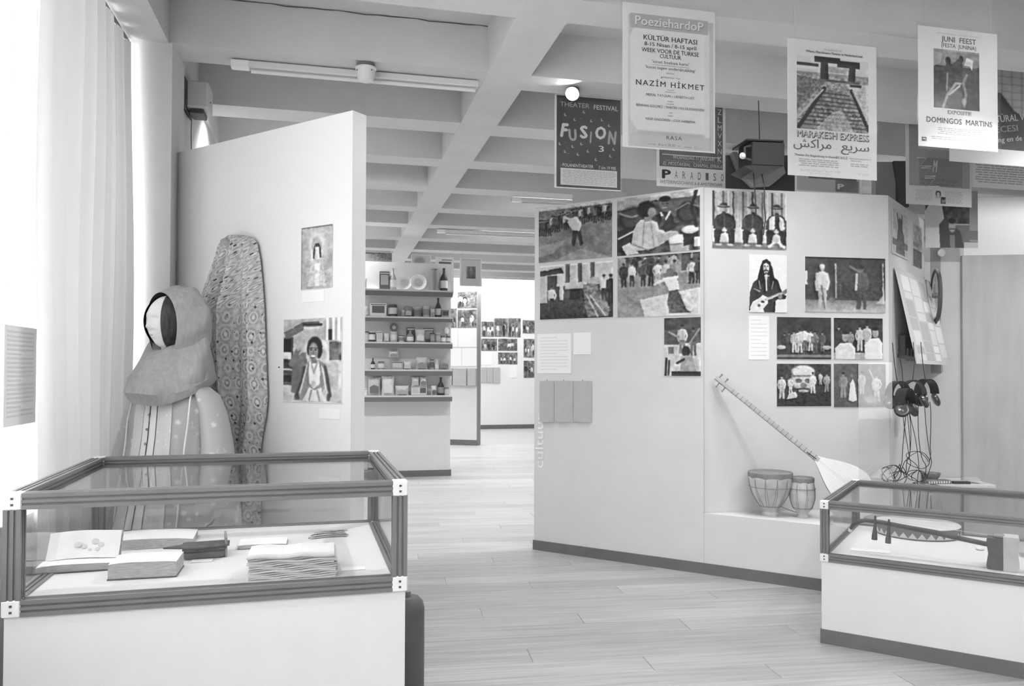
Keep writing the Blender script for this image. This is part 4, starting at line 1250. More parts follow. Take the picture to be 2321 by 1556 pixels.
p.poly([(64, 58), (74, 58), (84, 90), (90, 96), (64, 96), (62, 76)], 96).noise(26, 40, 62, 60, 92, 96).poly([(56, 38), (74, 36), (76, 58), (64, 60)], 228).ell(65, 30, 5, 7, 120).line([(57, 42), (46, 48)], 4, 225).line([(74, 42), (84, 46)], 4, 150).noise(10, 50)
photo(FA, (1400.5, 586), (1587.5, 713.5), p, 'photo of a dancer in long patterned skirt before a standing crowd, lower right', group=GA)
p = Pic(.62, 80, 80).noise(16, 12).rect(0, 44, 100, 100, 206).noise(18, 16, 0, 46, 100, 100).rect(0, 20, 40, 46, 96)
p.person(50, 62, 50, 200, 130, 120, 60).person(80, 66, 48, 92, 110, 110, 60).line([(40, 34), (14, 24)], 3, 160).line([(70, 44), (96, 20)], 3, 150)
p.rect(12, 50, 26, 62, 120).ell(60, 58, 12, 9, 56).poly([(46, 66), (76, 64), (90, 96), (44, 98)], 168).line([(6, 70), (4, 100)], 4, 66).line([(14, 74), (12, 98)], 3, 80).rect(20, 92, 100, 100, 66).line([(36, 78), (54, 72)], 4, 60)
photo(FA, (1506, 722), (1589, 853), p, 'tall photo of a singer and guitarist on stage seen behind a drummer', group=GA)
sheet(FA, (1218, 758), (1295, 847), 'large white text sheet under the stilt figure photo', lines=11)
sheet(FA, (1300, 755), (1340, 804), 'small white sheet next to the large text sheet', lines=0)
for (a, b_), lb in zip(((1224, 1256), (1257.5, 1299), (1300.5, 1341)), ('leftmost of the three grey leaflets hanging on the slanted wall', 'middle one of the three grey leaflets on the slanted wall', 'rightmost of the three grey leaflets on the slanted wall')):
    u0, u1, z0, z1 = rect_on(FA, (a, 864), (b_, 958))
    o = empty('leaflet', FA.pt((u0 + u1) / 2, -.001, z0), FA.rz)
    w, h = u1 - u0, z1 - z0
    rows = [[(-w / 2 + w * i / 6, -.004 - .014 * (1 - k / 6) * abs(math.sin(i * .52)), h * k / 6) for i in range(7)] for k in range(7)]
    MB().loft([r + [(q[0], q[1] + .002, q[2]) for q in r[::-1]] for r in rows]).build('cover', GREY_PAPER, o)
    MB().box(-w / 2, w / 2, -.0045, -.004, h * .62, h * .625).build('fold', mat('fold', 170, .8), o)
    MB().tube([(0, 0, h + .004), (0, -.006, h + .004), (.004, -.006, h + .012)], .002, 5).build('clip', mat('clip', 120, .4, metal=.6), o)
    tag(o, lb, 'leaflet', 'grey leaflets on the slanted wall')

# --- niche back wall B
GB = 'photographs in the niche'
p = Pic(1.32, 66, 190)
for k in range(16): p.rect(k * 6.6, 0, k * 6.6 + 2.6, 74, [96, 205, 128, 226][k % 4])
p.rect(0, 62, 100, 90, 205).rect(0, 90, 100, 100, 130)
for x, v, t in ((16, 64, -1), (54, 72, 1), (86, 78, 1)):
    p.poly([(x - 13, 93), (x - 14, 70), (x - 8, 63), (x, 66), (x + 8, 63), (x + 14, 68), (x + 13, 93), (x + 6, 93), (x + 5, 76), (x, 72), (x - 5, 76), (x - 7, 93)], 62)
    p.poly([(x - 15, 66), (x - 14, 52), (x - 10, 43), (x - 4, 39), (x + 5, 39), (x + 11, 43), (x + 15, 52), (x + 15, 66), (x + 9, 68), (x, 64), (x - 9, 68)], v)
    p.line([(x - 13, 52), (x - 10, 64), (x - 2, 68)], 4.5, v + 16).line([(x + 13, 52), (x + 11, 64), (x + 2, 68)], 4.5, v + 10).line([(x, 40), (x, 62)], 1, v + 40)
    p.ell(x + t, 33, 4, 6.5, 150).ell(x + t * 2.4, 33, 2.4, 5, 176).ell(x + t, 37.6, 3, 2, 80).ell(x + t, 27.5, 8.5, 2, 70).ell(x + t, 24.5, 5, 3.8, 84).line([(x + t - 5, 26.6), (x + t + 5, 26.6)], 1, 180)
    p.ell(x, 69, 3.4, 3, 196).ell(x - 8, 94, 4.5, 2, 190).ell(x + 8, 94, 4.5, 2, 196)
p.poly([(76, 48), (80, 42), (84, 41), (86, 60), (82, 66), (76, 66)], 216).poly([(90, 41), (96, 46), (98, 64), (92, 67), (89, 56)], 214).line([(76, 96), (83, 88)], 4, 232).line([(96, 96), (89, 88)], 4, 232).poly([(84, 42), (90, 42), (90, 64), (84, 64)], 66).noise(6, 40)
photo(FB, (1614, 432), (1782, 567), p, 'photo of three seated men in hats before a striped curtain', group=GB)
p = Pic(.65, 96, 244).poly([(0, 98), (2, 66), (10, 50), (24, 42), (40, 37), (60, 37), (76, 44), (84, 60), (92, 69), (99, 71), (96, 77), (76, 77), (70, 80), (68, 100), (40, 100), (32, 84), (12, 92)], 70)
p.poly([(30, 20), (36, 11), (46, 8), (56, 12), (62, 24), (66, 38), (70, 50), (62, 58), (55, 50), (53, 36), (40, 36), (36, 50), (26, 58), (20, 50), (24, 36)], 46)
p.ell(45, 22, 8, 11.5, 206).poly([(36, 14), (45, 10), (55, 14), (54, 18), (45, 14), (37, 18)], 52).ell(41.4, 20, 1.8, 1, 60).ell(49, 20, 1.8, 1, 60).line([(45, 21), (45, 25)], 1.2, 160).line([(40, 28), (45, 26.6), (50, 28)], 1.8, 56).ell(45, 33, 3, 3, 90).poly([(42, 34), (48, 34), (49, 42), (41, 42)], 190)
p.line([(45, 42), (46, 62)], 2, 220).line([(26, 46), (30, 60)], 1.4, 150).line([(64, 46), (60, 60)], 1.4, 150).line([(14, 60), (28, 64)], 1.6, 176).ell(34, 78, 6, 4, 190)
p.poly([(2, 92), (10, 82), (26, 76), (36, 70), (48, 74), (50, 84), (40, 92), (22, 100), (4, 99)], 232).ell(26, 88, 4, 3, 120).ell(36, 82, 5, 2, 90).line([(44, 78), (99, 63)], 4.4, 170).line([(46, 78), (97, 64)], .8, 240).line([(92, 66), (99, 62)], 6, 150).ell(82, 72, 6, 4, 150)
photo(FB, (1697, 577), (1783, 709), p, 'photo of a long-haired guitarist on white background', group=GB)
p = Pic(1.38, 66, 86).noise(8, 10).grad(78, 100, 130, 196).line([(38, 12), (38, 74)], 1.6, 196).line([(97, 10), (98, 80)], 2, 200)
p.person(21, 96, 82, 224, 186, 190, 226, .9).line([(20, 52), (24, 94)], 2, 120).person(70, 94, 80, 104, 92, 120, 70, .95).line([(68, 26), (56, 16)], 4, 130).line([(64, 30), (63, 58)], 4, 205).ell(33, 78, 4, 5, 120).rect(0, 26, 3, 50, 214).noise(14, 40, 40, 44, 96, 74).poly([(88, 84), (98, 66), (99, 84)], 190)
photo(FB, (1824, 582), (2006, 710), p, 'large stage photo of a stooping man and an officer pointing', group=GB)
def stage(n, seed):
    p = Pic(1.28, 60, 74).noise(10, 8)
    return p
p = stage(0, 0)
for x, yb, h, a, b_ in ((14, 84, 46, 80, 62), (22, 82, 46, 96, 80), (32, 84, 52, 190, 200), (42, 84, 56, 210, 190), (52, 80, 52, 226, 120), (62, 80, 50, 205, 190), (70, 84, 52, 120, 100), (84, 82, 48, 100, 110)): p.person(x, yb, h, a, b_, 150, 60)
p.line([(36, 40), (50, 34), (66, 44)], 3, 226).ell(8, 72, 8, 5, 190).ell(92, 72, 8, 5, 180).noise(20, 30, 40, 50, 100, 90).rect(0, 90, 100, 96, 130)
photo(FB, (1760, 719), (1883, 815), p, 'dark stage photo of a large group of dancers, upper left of four', group=GB)
p = Pic(1.2, 60, 70).noise(10, 10).rect(0, 84, 100, 100, 180)
for x, h, v in ((10, 60, 80), (34, 50, 150), (53, 62, 205), (68, 66, 196)): p.person(x, 80, h, v, v - 10, 170, 60)
p.poly([(4, 100), (2, 74), (12, 62), (34, 60), (44, 74), (42, 100)], 226).ell(23, 46, 6.5, 12, 165).ell(23, 36, 7, 4, 60).poly([(64, 100), (62, 66), (74, 50), (92, 48), (99, 60), (99, 100)], 232).ell(85, 36, 6.5, 12, 160).ell(85, 26, 7, 4, 55)
photo(FB, (1889, 721), (2000, 815), p, 'stage photo of two laughing men in white shirts, upper right of four', group=GB)
p = Pic(1.28, 64, 76).noise(10, 8)
p.ell(48, 36, 21, 30, 206).ell(48, 18, 21, 14, 226).rect(27, 26, 69, 31, 150).ell(40, 40, 6, 5, 110).ell(57, 40, 6, 5, 110).ell(49, 50, 6, 6, 140).ell(49, 60, 10, 4, 96).ell(49, 64, 9, 3, 190).rect(30, 58, 40, 72, 80)
for x, yb, h, v in ((9, 82, 54, 205), (25, 70, 40, 220), (66, 70, 50, 226), (80, 50, 30, 190), (92, 66, 44, 170)): p.person(x, yb, h, v, v - 20, 170, 60)
p.poly([(16, 90), (22, 70), (34, 66), (38, 76), (34, 92)], 214).poly([(0, 100), (0, 88), (100, 66), (100, 100)], 66).noise(14, 34)
photo(FB, (1760, 825), (1883, 921), p, 'stage photo with a giant carved stone head, lower left of four', group=GB)
p = Pic(1.22, 62, 104).noise(8, 8).rect(45, 0, 47, 100, 84).rect(47, 0, 100, 100, 130)
p.person(18, 78, 58, 150, 160, 150, 60).poly([(28, 84), (31, 46), (36, 34), (40, 46), (44, 84), (36, 88)], 236).ell(34.5, 27, 3, 5, 130).person(54, 70, 52, 190, 186, 160, 90).person(82, 86, 62, 205, 196, 170, 120).line([(76, 34), (68, 14)], 2, 205).ell(72, 84, 14, 10, 170, .8)
photo(FB, (1889, 825), (2007, 923), p, 'stage photo of a woman in white dress, lower right of four', group=GB)
sheet(FB, (1697, 716), (1743, 816), 'narrow white text sheet left of the four stage photos', lines=10)

# --- side wall C
p = Pic(.75, 60, 205).noise(10, 8).poly([(20, 96), (30, 50), (40, 30), (60, 30), (74, 52), (80, 96)], 120).ell(50, 24, 12, 10, 110).line([(40, 40), (30, 8)], 5, 110).line([(60, 40), (62, 6)], 5, 110).rect(0, 66, 100, 80, 130)
photo(FC, (2021, 470), (2056, 590), p, 'poster-sized photo of a dancer with raised arms on the niche side wall')
p = Pic(.4, 60, 150).noise(40, 12).rect(0, 60, 100, 100, 110)
photo(FC, (2068, 505), (2088, 610), p, 'narrow dark photo beside the raised arms photo on the side wall')

# slanted text board sticking out from side wall C
q0 = FC.px(2024, 606); q1 = FC.px(2104, 640)
u0, u1 = q0[0], q1[0]; zt_ = (q0[1] + q1[1]) / 2
zb_ = at(2100, 825, 5.9).z
brd = empty('text_board', FC.pt(u0, 0, zb_), FC.rz)
H_ = zt_ - zb_; W_ = u1 - u0
def bp(u, k, e=0.0):            # k: 0 bottom .. 1 top, tilted out at the bottom
    return (u, -.15 * (1 - k) - .01 - e, H_ * k)
MB().loft([[bp(0, 0, .012), bp(W_, 0, .012), bp(W_, 0), bp(0, 0)], [bp(0, 1, .012), bp(W_, 1, .012), bp(W_, 1), bp(0, 1)]]).build('board', mat('board_pale', 208, .6), brd)
rnd = random.Random(5)
for c, (a, b_) in enumerate(((.06, .26), (.3, .52), (.56, .72), (.76, .95))):
    z = .95
    while z > .1:
        hh = rnd.uniform(.08, .24); z1_ = max(.04, z - hh)
        MB().loft([[bp(W_ * a, z1_, .0135), bp(W_ * b_, z1_, .0135), bp(W_ * b_, z1_, .0122), bp(W_ * a, z1_, .0122)], [bp(W_ * a, z - .015, .0135), bp(W_ * b_, z - .015, .0135), bp(W_ * b_, z - .015, .0122), bp(W_ * a, z - .015, .0122)]]).build('clipping', mat('clip_%d' % rnd.randint(0, 4), [190, 226, 176, 150, 238][rnd.randint(0, 4)], .7), brd)
        z = z1_
MB().loft([[(W_ * .1, -.14, .02), (W_ * .1 + .02, -.14, .02), (W_ * .1 + .02, 0, .05), (W_ * .1, 0, .05)], [(W_ * .1, -.13, .05), (W_ * .1 + .02, -.13, .05), (W_ * .1 + .02, 0, .08), (W_ * .1, 0, .08)]]).build('strut', DARK, brd)
tag(brd, 'slanted board covered with newspaper clippings above the headphones', 'board')

# small wall boxes that the headphones hang from, headphones and cords
u_h, z_h = FC.px(2040, 790)
bx = empty('headphone_socket', FC.pt(u_h - .05, 0, z_h - .1), FC.rz)
MB().rbox(0, .62, -.05, 0, .04, .2, .006).build('box', DARK, bx)
for k in range(5): MB().rbox(.03 + .12 * k, .07 + .12 * k, -.062, -.05, 0, .1, .003).build('plug', mat('plug', 120, .5), bx)
tag(bx, 'dark socket strip under the clippings board that feeds the headphones', 'socket strip')
HP = [(2036, 908, 5.78, .25), (2070, 905, 5.86, -.15), (2100, 902, 5.98, .3), (2052, 925, 5.68, .6)]
HPL = ['leftmost black headphones hanging below the clippings board', 'middle black headphones hanging below the clippings board', 'rightmost black headphones, with shiny cups, below the clippings board', 'lowest and nearest black headphones, hanging in front of the others']
hp_m = mat('headphone_black', 46, .35, spec=.5); hp_c = mat('headphone_cup', 62, .22, spec=.8)
rnd = random.Random(11)
for (px, py, Y, rz), lb in zip(HP, HPL):
    c = at(px, py, Y)
    o = empty('headphones', (c.x, c.y, c.z - .03), rz); o.scale = (1.2, 1.2, 1.2)
    r = .062
    rows = []
    for k in range(19):
        a = PI * k / 18; x, z = r * math.cos(a), .05 + .085 * math.sin(a)
        x2, z2 = (r + .008) * math.cos(a), .05 + .094 * math.sin(a)
        rows.append([(x, -.032, z), (x, .032, z), (x2, .032, z2), (x2, -.032, z2)])
    MB().loft(rows).build('headband', hp_m, o, smooth=True)
    for sg in (-1, 1):
        cup = MB().lathe([(.01, -.014), (.03, -.012), (.043, -.004), (.045, .006), (.036, .016), (.018, .018), (.004, .012)], seg=24)
        cup.xform(Matrix.Translation((sg * .058, -.012, .012)) @ Matrix.Rotation(sg * PI / 2 * .72, 4, 'Y') @ Matrix.Rotation(.5, 4, 'X')).build('ear_cup', hp_c, o, smooth=True)
        MB().tube([(sg * .066, 0, .06), (sg * .068, -.004, .02)], .006, 8).build('yoke', hp_m, o, smooth=True)
    # cord up to the socket strip and the long loop below
    top = bx.matrix_world
    MB().tube([(.0, .01, .14), (rnd.uniform(-.02, .02), .03, .26), (rnd.uniform(-.02, .02), .05, .38)], .0026, 6).build('cord', hp_m, o, smooth=True)
    for j in range(2):
        x0, x1 = rnd.uniform(-.06, .06), rnd.uniform(-.08, .14)
        zl = rnd.uniform(-.46, -.36)
        pts = []
        for k in range(17):
            q = k / 16
            pts.append((x0 + (x1 - x0) * q + .012 * math.sin(q * 7 + j * 2 + px), -.02 - .03 * math.sin(PI * q), .0 + zl * math.sin(PI * q * .5) ** .8 + .02 * math.sin(q * 11)))
        lp = pts[-1]
        ra, rb = rnd.uniform(.03, .075), rnd.uniform(.02, .06); pa0 = rnd.uniform(.5, 2.2); tl_ = rnd.uniform(-.5, .5)
        pts += [(lp[0] + ra * (math.cos(a) - 1) * (1 + .2 * math.sin(2.3 * a)), lp[1] + .01 * math.sin(a * 1.7), lp[2] + rb * math.sin(a) + tl_ * ra * (math.cos(a) - 1)) for a in [2 * PI * q / 44 * pa0 for q in range(1, 45)]]
        MB().tube(pts, .0022, 6).build('cord', hp_m, o, smooth=True)
    tag(o, lb, 'headphones', 'headphones below the clippings board')

# --- column G: wheel-shaped ring, knob, photo hanging above
c = at(2122, 670, 6.76)
o = empty('spoked_wheel', c, math.radians(70))
rw = .215
MB().tube([(rw * math.cos(a), 0, rw * math.sin(a)) for a in [2 * PI * k / 40 for k in range(41)]], .017, 8).build('tyre', DARK, o, smooth=True)
MB().tube([(rw * .9 * math.cos(a), 0, rw * .9 * math.sin(a)) for a in [2 * PI * k / 40 for k in range(41)]], .008, 6).build('rim', mat('rim_metal', 200, .3, metal=.7), o, smooth=True)
MB().lathe([(.02, -.03), (.024, 0), (.02, .03)], seg=12).xform(Matrix.Rotation(PI / 2, 4, 'X')).build('hub', mat('hub', 120, .4), o, smooth=True)
for k in range(12):
    a = 2 * PI * k / 12
    MB().tube([(.02 * math.cos(a), 0, .02 * math.sin(a)), (rw * .9 * math.cos(a), 0, rw * .9 * math.sin(a))], .0018, 4).build('spoke', mat('rim_metal', 200, .3, metal=.7), o)
MB().tube([(0, 0, -rw - .01), (.02, .02, -rw - .05), (.05, .05, -rw - .06)], .012, 6).build('bracket', DARK, o)
tag(o, 'spoked wheel mounted edge-on beside the clippings board', 'wheel')
o = MB().lathe([(.004, 0), (.03, .004), (.034, .016), (.022, .026), (.004, .03)], seg=18).xform(Matrix.Rotation(PI / 2, 4, 'X')).build('white_knob', M_WHITE, loc=at(2132, 574, 7.0), smooth=True)
tag(o, 'small round white knob high on the grey column', 'knob')
p = Pic(1.12, 70, 120).noise(12, 9)
p.rect(0, 0, 84, 58, 84).noise(26, 18, 0, 0, 84, 58).poly([(0, 100), (0, 36), (14, 14), (30, 14), (36, 50), (30, 100)], 205).rect(50, 58, 84, 60, 196).poly([(28, 100), (26, 60), (40, 44), (52, 62), (66, 70), (74, 100)], 82).ell(51, 62, 6.5, 11, 170).ell(51, 53, 7, 5, 60).rect(46, 66, 56, 68, 66).poly([(46, 78), (56, 78), (56, 100), (47, 100)], 130).rect(84, 0, 100, 88, 156).rect(74, 70, 100, 86, 120).rect(74, 90, 100, 100, 190)
FHG = Frame(at(2160, 843, 6.72), math.radians(3))
u0, u1, z0, z1 = rect_on(FHG, (2096, 432), (2216, 563)); w, h = u1 - u0, z1 - z0
o = empty('hanging_photograph', FHG.pt((u0 + u1) / 2, 0, z0), FHG.rz)
MB().rbox(-w / 2, w / 2, -.004, 0, 0, h, .0006).build('mount', PHOTO_BACK, o)
link('picture', p.mesh(w, h, -.0046, z0=0), o)
for s_ in (-1, 1): wire(o, (s_ * w * .4, -.002, h), (s_ * w * .4, -.002, BEAM_Z - z0))
tag(o, 'large hanging photo of a man with moustache over the grey column', 'photograph')

# ledge behind the low case with small craft objects
lz = at(2140, 1094, 6.72).z
o = MB().rbox(at(2088, 1094, 6.72).x, at(2235, 1094, 6.72).x, 6.58, 7.0, lz - .03, lz, .004).build('wall_ledge', mat('ledge', 205, .6))
tag(o, 'narrow pale ledge on the grey column behind the low case', 'ledge')
def crv(px, py, Y): p_ = at(px, py, Y); return (p_.x, p_.y, lz)
o = empty('woven_bowl', crv(2108, 1094, 6.78))
MB().lathe([(.03, 0), (.045, .006), (.075, .045), (.085, .075), (.078, .075), (.066, .045), (.036, .012), (.003, .01)], seg=28).build('bowl', mat('basket', 150, .8, 30, 40, stretch=(1, 1, 5)), o, smooth=True)
tag(o, 'small woven bowl at the left end of the ledge', 'bowl')
o = empty('ornate_tray', crv(2122, 1097, 6.66), .1)
MB().rbox(-.11, .11, -.05, .05, 0, .03, .006).build('body', mat('tray_dark', 120, .6, 40, 45), o)
for k in range(9): MB().box(-.1 + .022 * k, -.088 + .022 * k, -.0525, -.05, .006, .024).build('ornament', mat('orn_pale', 216, .5), o)
tag(o, 'flat carved box with pale ornament on the ledge', 'box')
o = empty('comb', crv(2178, 1101, 6.64), -.05)
MB().rbox(-.07, .07, -.02, .02, 0, .022, .003).build('back', mat('comb_dark', 90, .5), o)
for k in range(12): MB().box(-.066 + .0115 * k, -.06 + .0115 * k, -.028, -.02, .002, .02).build('tooth', mat('comb_dark', 90, .5), o)
tag(o, 'dark toothed comb lying on the ledge', 'comb')
o = empty('feather_fan', crv(2190, 1095, 6.68), -.1)
for k in range(7): MB().box(-.02, .13, -.006, .006, .0, .003).xform(Matrix.Translation((-.02, 0, .022 + .0032 * k)) @ Matrix.Rotation(-.4 + .12 * k, 4, 'Z')).build('blade', mat('blade_%d' % (k % 2), [216, 170][k % 2], .6), o)
tag(o, 'small spread fan at the right end of the ledge', 'fan')
fz = at(2105, 1160, 6.4).z
o = empty('metal_vase', (at(2106, 1160, 6.3).x, 6.3, 0))
zt2 = at(2106, 1100, 6.3).z
MB().lathe([(.09, 0), (.09, .01), (.05, .03), (.06, zt2 * .3), (.11, zt2 * .55), (.085, zt2 * .8), (.06, zt2 * .9), (.08, zt2), (.07, zt2), (.05, zt2 * .9)], seg=32).build('vase', mat('vase_metal', 130, .25, 24, 14, metal=.7), o, smooth=True)
tag(o, 'tall shiny metal vase standing below the ledge behind the low case', 'vase')

# --- white panel on the left
p = Pic(.52, 90, 176).noise(14, 8).ell(52, 34, 34, 28, 206, .8).ell(50, 30, 22, 20, 226, .6).ell(50, 32, 16, 15, 178, .4)
p.poly([(22, 96), (30, 66), (40, 54), (62, 54), (74, 68), (80, 96)], 206).ell(52, 40, 8, 8, 216).poly([(40, 36), (46, 28), (58, 28), (64, 36), (66, 52), (60, 50), (58, 34), (46, 34), (44, 52), (38, 50)], 84).poly([(44, 60), (60, 60), (58, 96), (46, 96)], 232).ell(46, 72, 6, 3, 216).noise(16, 40, 16, 50, 84, 100).rect(0, 0, 100, 2, 130).rect(0, 0, 3, 100, 140)
photo(FL, (685, 518), (754, 652), p, 'small painted portrait of a woman with halo on the white panel')
p = Pic(.68, 100, 200).noise(12, 9)
p.rect(0, 0, 100, 30, 190).poly([(0, 16), (34, 4), (62, 4), (68, 10), (34, 14), (4, 26)], 110).poly([(36, 10), (68, 10), (66, 34), (38, 34)], 196).rect(34, 6, 68, 9, 66)
p.rect(72, 0, 100, 28, 176)
for x in (74, 84, 93): p.rect(x, 0, x + 5, 26, 232)
p.rect(78, 14, 84, 26, 66).rect(80, 28, 100, 50, 110).noise(30, 26, 78, 30, 100, 52)
p.rect(0, 22, 17, 80, 100).rect(0, 24, 14, 40, 52).rect(0, 40, 14, 48, 226).rect(0, 50, 16, 58, 80).rect(0, 60, 16, 62, 205).rect(0, 68, 14, 76, 58)
p.poly([(14, 88), (16, 60), (22, 46), (40, 40), (44, 60), (30, 92)], 122).line([(14, 54), (26, 38)], 6, 130).ell(27, 34, 4, 5, 190)
p.ell(68, 34, 8, 8, 226).ell(70, 44, 5, 7, 190)
p.poly([(18, 98), (26, 84), (34, 64), (38, 55), (47, 50), (64, 50), (74, 55), (80, 70), (84, 94), (76, 97), (70, 80), (68, 98), (36, 98)], 150)
p.line([(22, 94), (32, 76), (38, 58)], 3, 96).line([(82, 92), (77, 74), (73, 58)], 3, 104).line([(30, 90), (38, 68), (42, 56)], 1.4, 220).line([(76, 92), (72, 72), (68, 57)], 1.4, 226)
p.poly([(46, 51), (62, 51), (65, 64), (64, 78), (54, 84), (46, 78), (45, 62)], 234).line([(49, 52), (54, 66), (60, 52)], 1.6, 176).ell(53, 78, 4, 4, 200)
p.poly([(34, 99), (46, 82), (56, 86), (66, 82), (74, 99)], 226).line([(50, 86), (46, 98)], 1.4, 150).line([(60, 86), (64, 98)], 1.4, 150).poly([(20, 92), (26, 88), (30, 97), (22, 98)], 96).poly([(76, 90), (82, 90), (82, 98), (76, 98)], 104)
p.ell(55, 31, 12, 9, 50).ell(62, 38, 6, 10, 54).ell(45, 37, 3.4, 7, 54)
p.ell(53, 40, 8, 11, 138).ell(51, 36, 6, 4, 156).poly([(50, 48), (58, 48), (59, 54), (50, 54)], 120)
p.ell(49, 37.6, 1.7, .9, 40).ell(56.6, 37.6, 1.7, .9, 40).line([(46.6, 35.6), (51, 35.2)], 1, 60).line([(54.6, 35.2), (59, 35.8)], 1, 60).line([(52.6, 38), (52, 42)], 1.2, 112).ell(52.6, 45.4, 4.2, 2.2, 84).ell(52.6, 45.0, 3.7, 1.4, 252)
photo(FL, (644, 724), (776, 916), p, 'street photo of a smiling young woman in embroidered robe on the white panel', border=.004)
sheet(FL, (685, 661), (735, 683), 'small white caption under the painted portrait', name='caption_card', cat='caption card', group='captions on the white panel')
sheet(FL, (724, 926), (772, 952), 'small white caption under the smiling woman photo', name='caption_card', cat='caption card', group='captions on the white panel')
o = MB().lathe([(.0045, 0), (.0045, .004), (.002, .006)], seg=8).xform(Matrix.Rotation(PI / 2, 4, 'X')).build('pushpin', DARK, loc=FL.pt(FL.px(633, 833)[0], 0, FL.px(633, 833)[1]), rz=FL.rz)
tag(o, 'dark pushpin in the white panel left of the woman photo', 'pushpin')

# text sheet hung before the bright curtain
FCU = Frame(VT(-1.14, 0), TH + PI / 2)
q0, q1 = FCU.px(8, 742), FCU.px(78, 962)
u0, u1 = sorted((q0[0], q1[0])); z0, z1 = at(40, 962, 3.0).z, at(40, 742, 3.0).z
o = empty('hanging_text_sign', FCU.pt((u0 + u1) / 2, 0, z0), FCU.rz)
w, h = abs(u1 - u0), z1 - z0
MB().rbox(-w / 2, w / 2, -.004, 0, 0, h, .001).build('panel', mat('panel_bright', 244, .5), o)
for k in range(20):
    MB().box(-w * .42, w * (.4 if k % 6 != 5 else .0), -.0048, -.004, h * (.93 - .044 * k), h * (.94 - .044 * k) + .003).build('text_line', mat('faint_text', 222, .7), o)
for s_ in (-1, 1): wire(o, (s_ * w * .4, 0, h), (s_ * w * .4, 0, BEAM_Z - z0))
tag(o, 'white text panel hanging before the bright curtain at left', 'text panel')

# --- far walls
GD = 'photographs in the far passage'
def small(kind):
    p = Pic(1.2, 26, 120).noise(40, 6).noise(30, 14)
    for k in range(4):
        x = RNG.uniform(10, 90); p.person(x, 96, RNG.uniform(50, 80), RNG.choice([60, 210, 235]), RNG.choice([60, 90, 180]), 130, 50)
    return p
def z4(x, y): return (1000 + x / 4.578, 560 + y / 4.578)
farD = [((172, 470), (370, 630), 'dark crowd photo at the top of the narrow passage panel'), ((172, 655), (368, 838), 'pale group photo below the dark crowd photo on the passage panel'), ((60, 640), (160, 838), 'photo cut off by the shelf wall on the passage panel')]
for a, b_, lb in farD: photo(FD, z4(*a), z4(*b_), small(0), lb, group=GD)
for a, b_, lb in (((104, 846), (172, 1040), 'white sheet with drawing at far left of the passage panel'), ((178, 846), (368, 1040), 'wide white sheet below the photos on the passage panel'), ((100, 1052), (210, 1238), 'lower left white sheet on the passage panel'), ((216, 1052), (368, 1238), 'lower right white sheet on the passage panel')):
    sheet(FD, z4(*a), z4(*b_), lb, th=.004)
for a, b_, lb in (((60, 1262), (118, 1436), 'left grey booklet hanging on the passage panel'), ((130, 1262), (268, 1440), 'middle grey booklet hanging on the passage panel'), ((282, 1262), (366, 1440), 'right grey booklet hanging on the passage panel')):
    o = sheet(FD, z4(*a), z4(*b_), lb, name='booklet', m=GREY_PAPER, cat='booklet', th=.05, group='grey booklets in the passage')
farE = [((418, 775), (545, 935), 'dark photo at the far left of the end wall row'), ((549, 740), (690, 935), 'second photo from the left in the top row of the end wall'), ((695, 740), (824, 940), 'third photo from the left in the top row of the end wall'), ((845, 760), (972, 900), 'pale photo at the right of the end wall top row'), ((415, 952), (580, 1080), 'left photo of the second row on the end wall'), ((590, 952), (788, 1080), 'photo with a round dark shape in the second row of the end wall'), ((590, 1096), (700, 1218), 'dark portrait photo in the third row of the end wall'), ((702, 1096), (790, 1220), 'very pale photo beside the dark portrait on the end wall'), ((855, 955), (976, 1150), 'upright group photo at the right of the end wall'), ((855, 1182), (976, 1360), 'lower upright photo at the right of the end wall')]
for a, b_, lb in farE: photo(FE, z4(*a), z4(*b_), small(0), lb, group='photographs on the end wall')
sheet(FE, z4(415, 1092), z4(530, 1226), 'white sheet on the end wall under the second photo row', th=.004)
sheet(FE, z4(710, 1232), z4(784, 1360), 'narrow white sheet on the end wall under the dark portrait', th=.004)
for a, b_, lb in (((415, 1252), (470, 1408), 'left grey leaflet on the end wall'), ((474, 1252), (535, 1410), 'middle grey leaflet on the end wall'), ((539, 1252), (608, 1412), 'right grey leaflet on the end wall')):
    sheet(FE, z4(*a), z4(*b_), lb, name='leaflet', m=GREY_PAPER, cat='leaflet', th=.02, group='grey leaflets on the end wall')

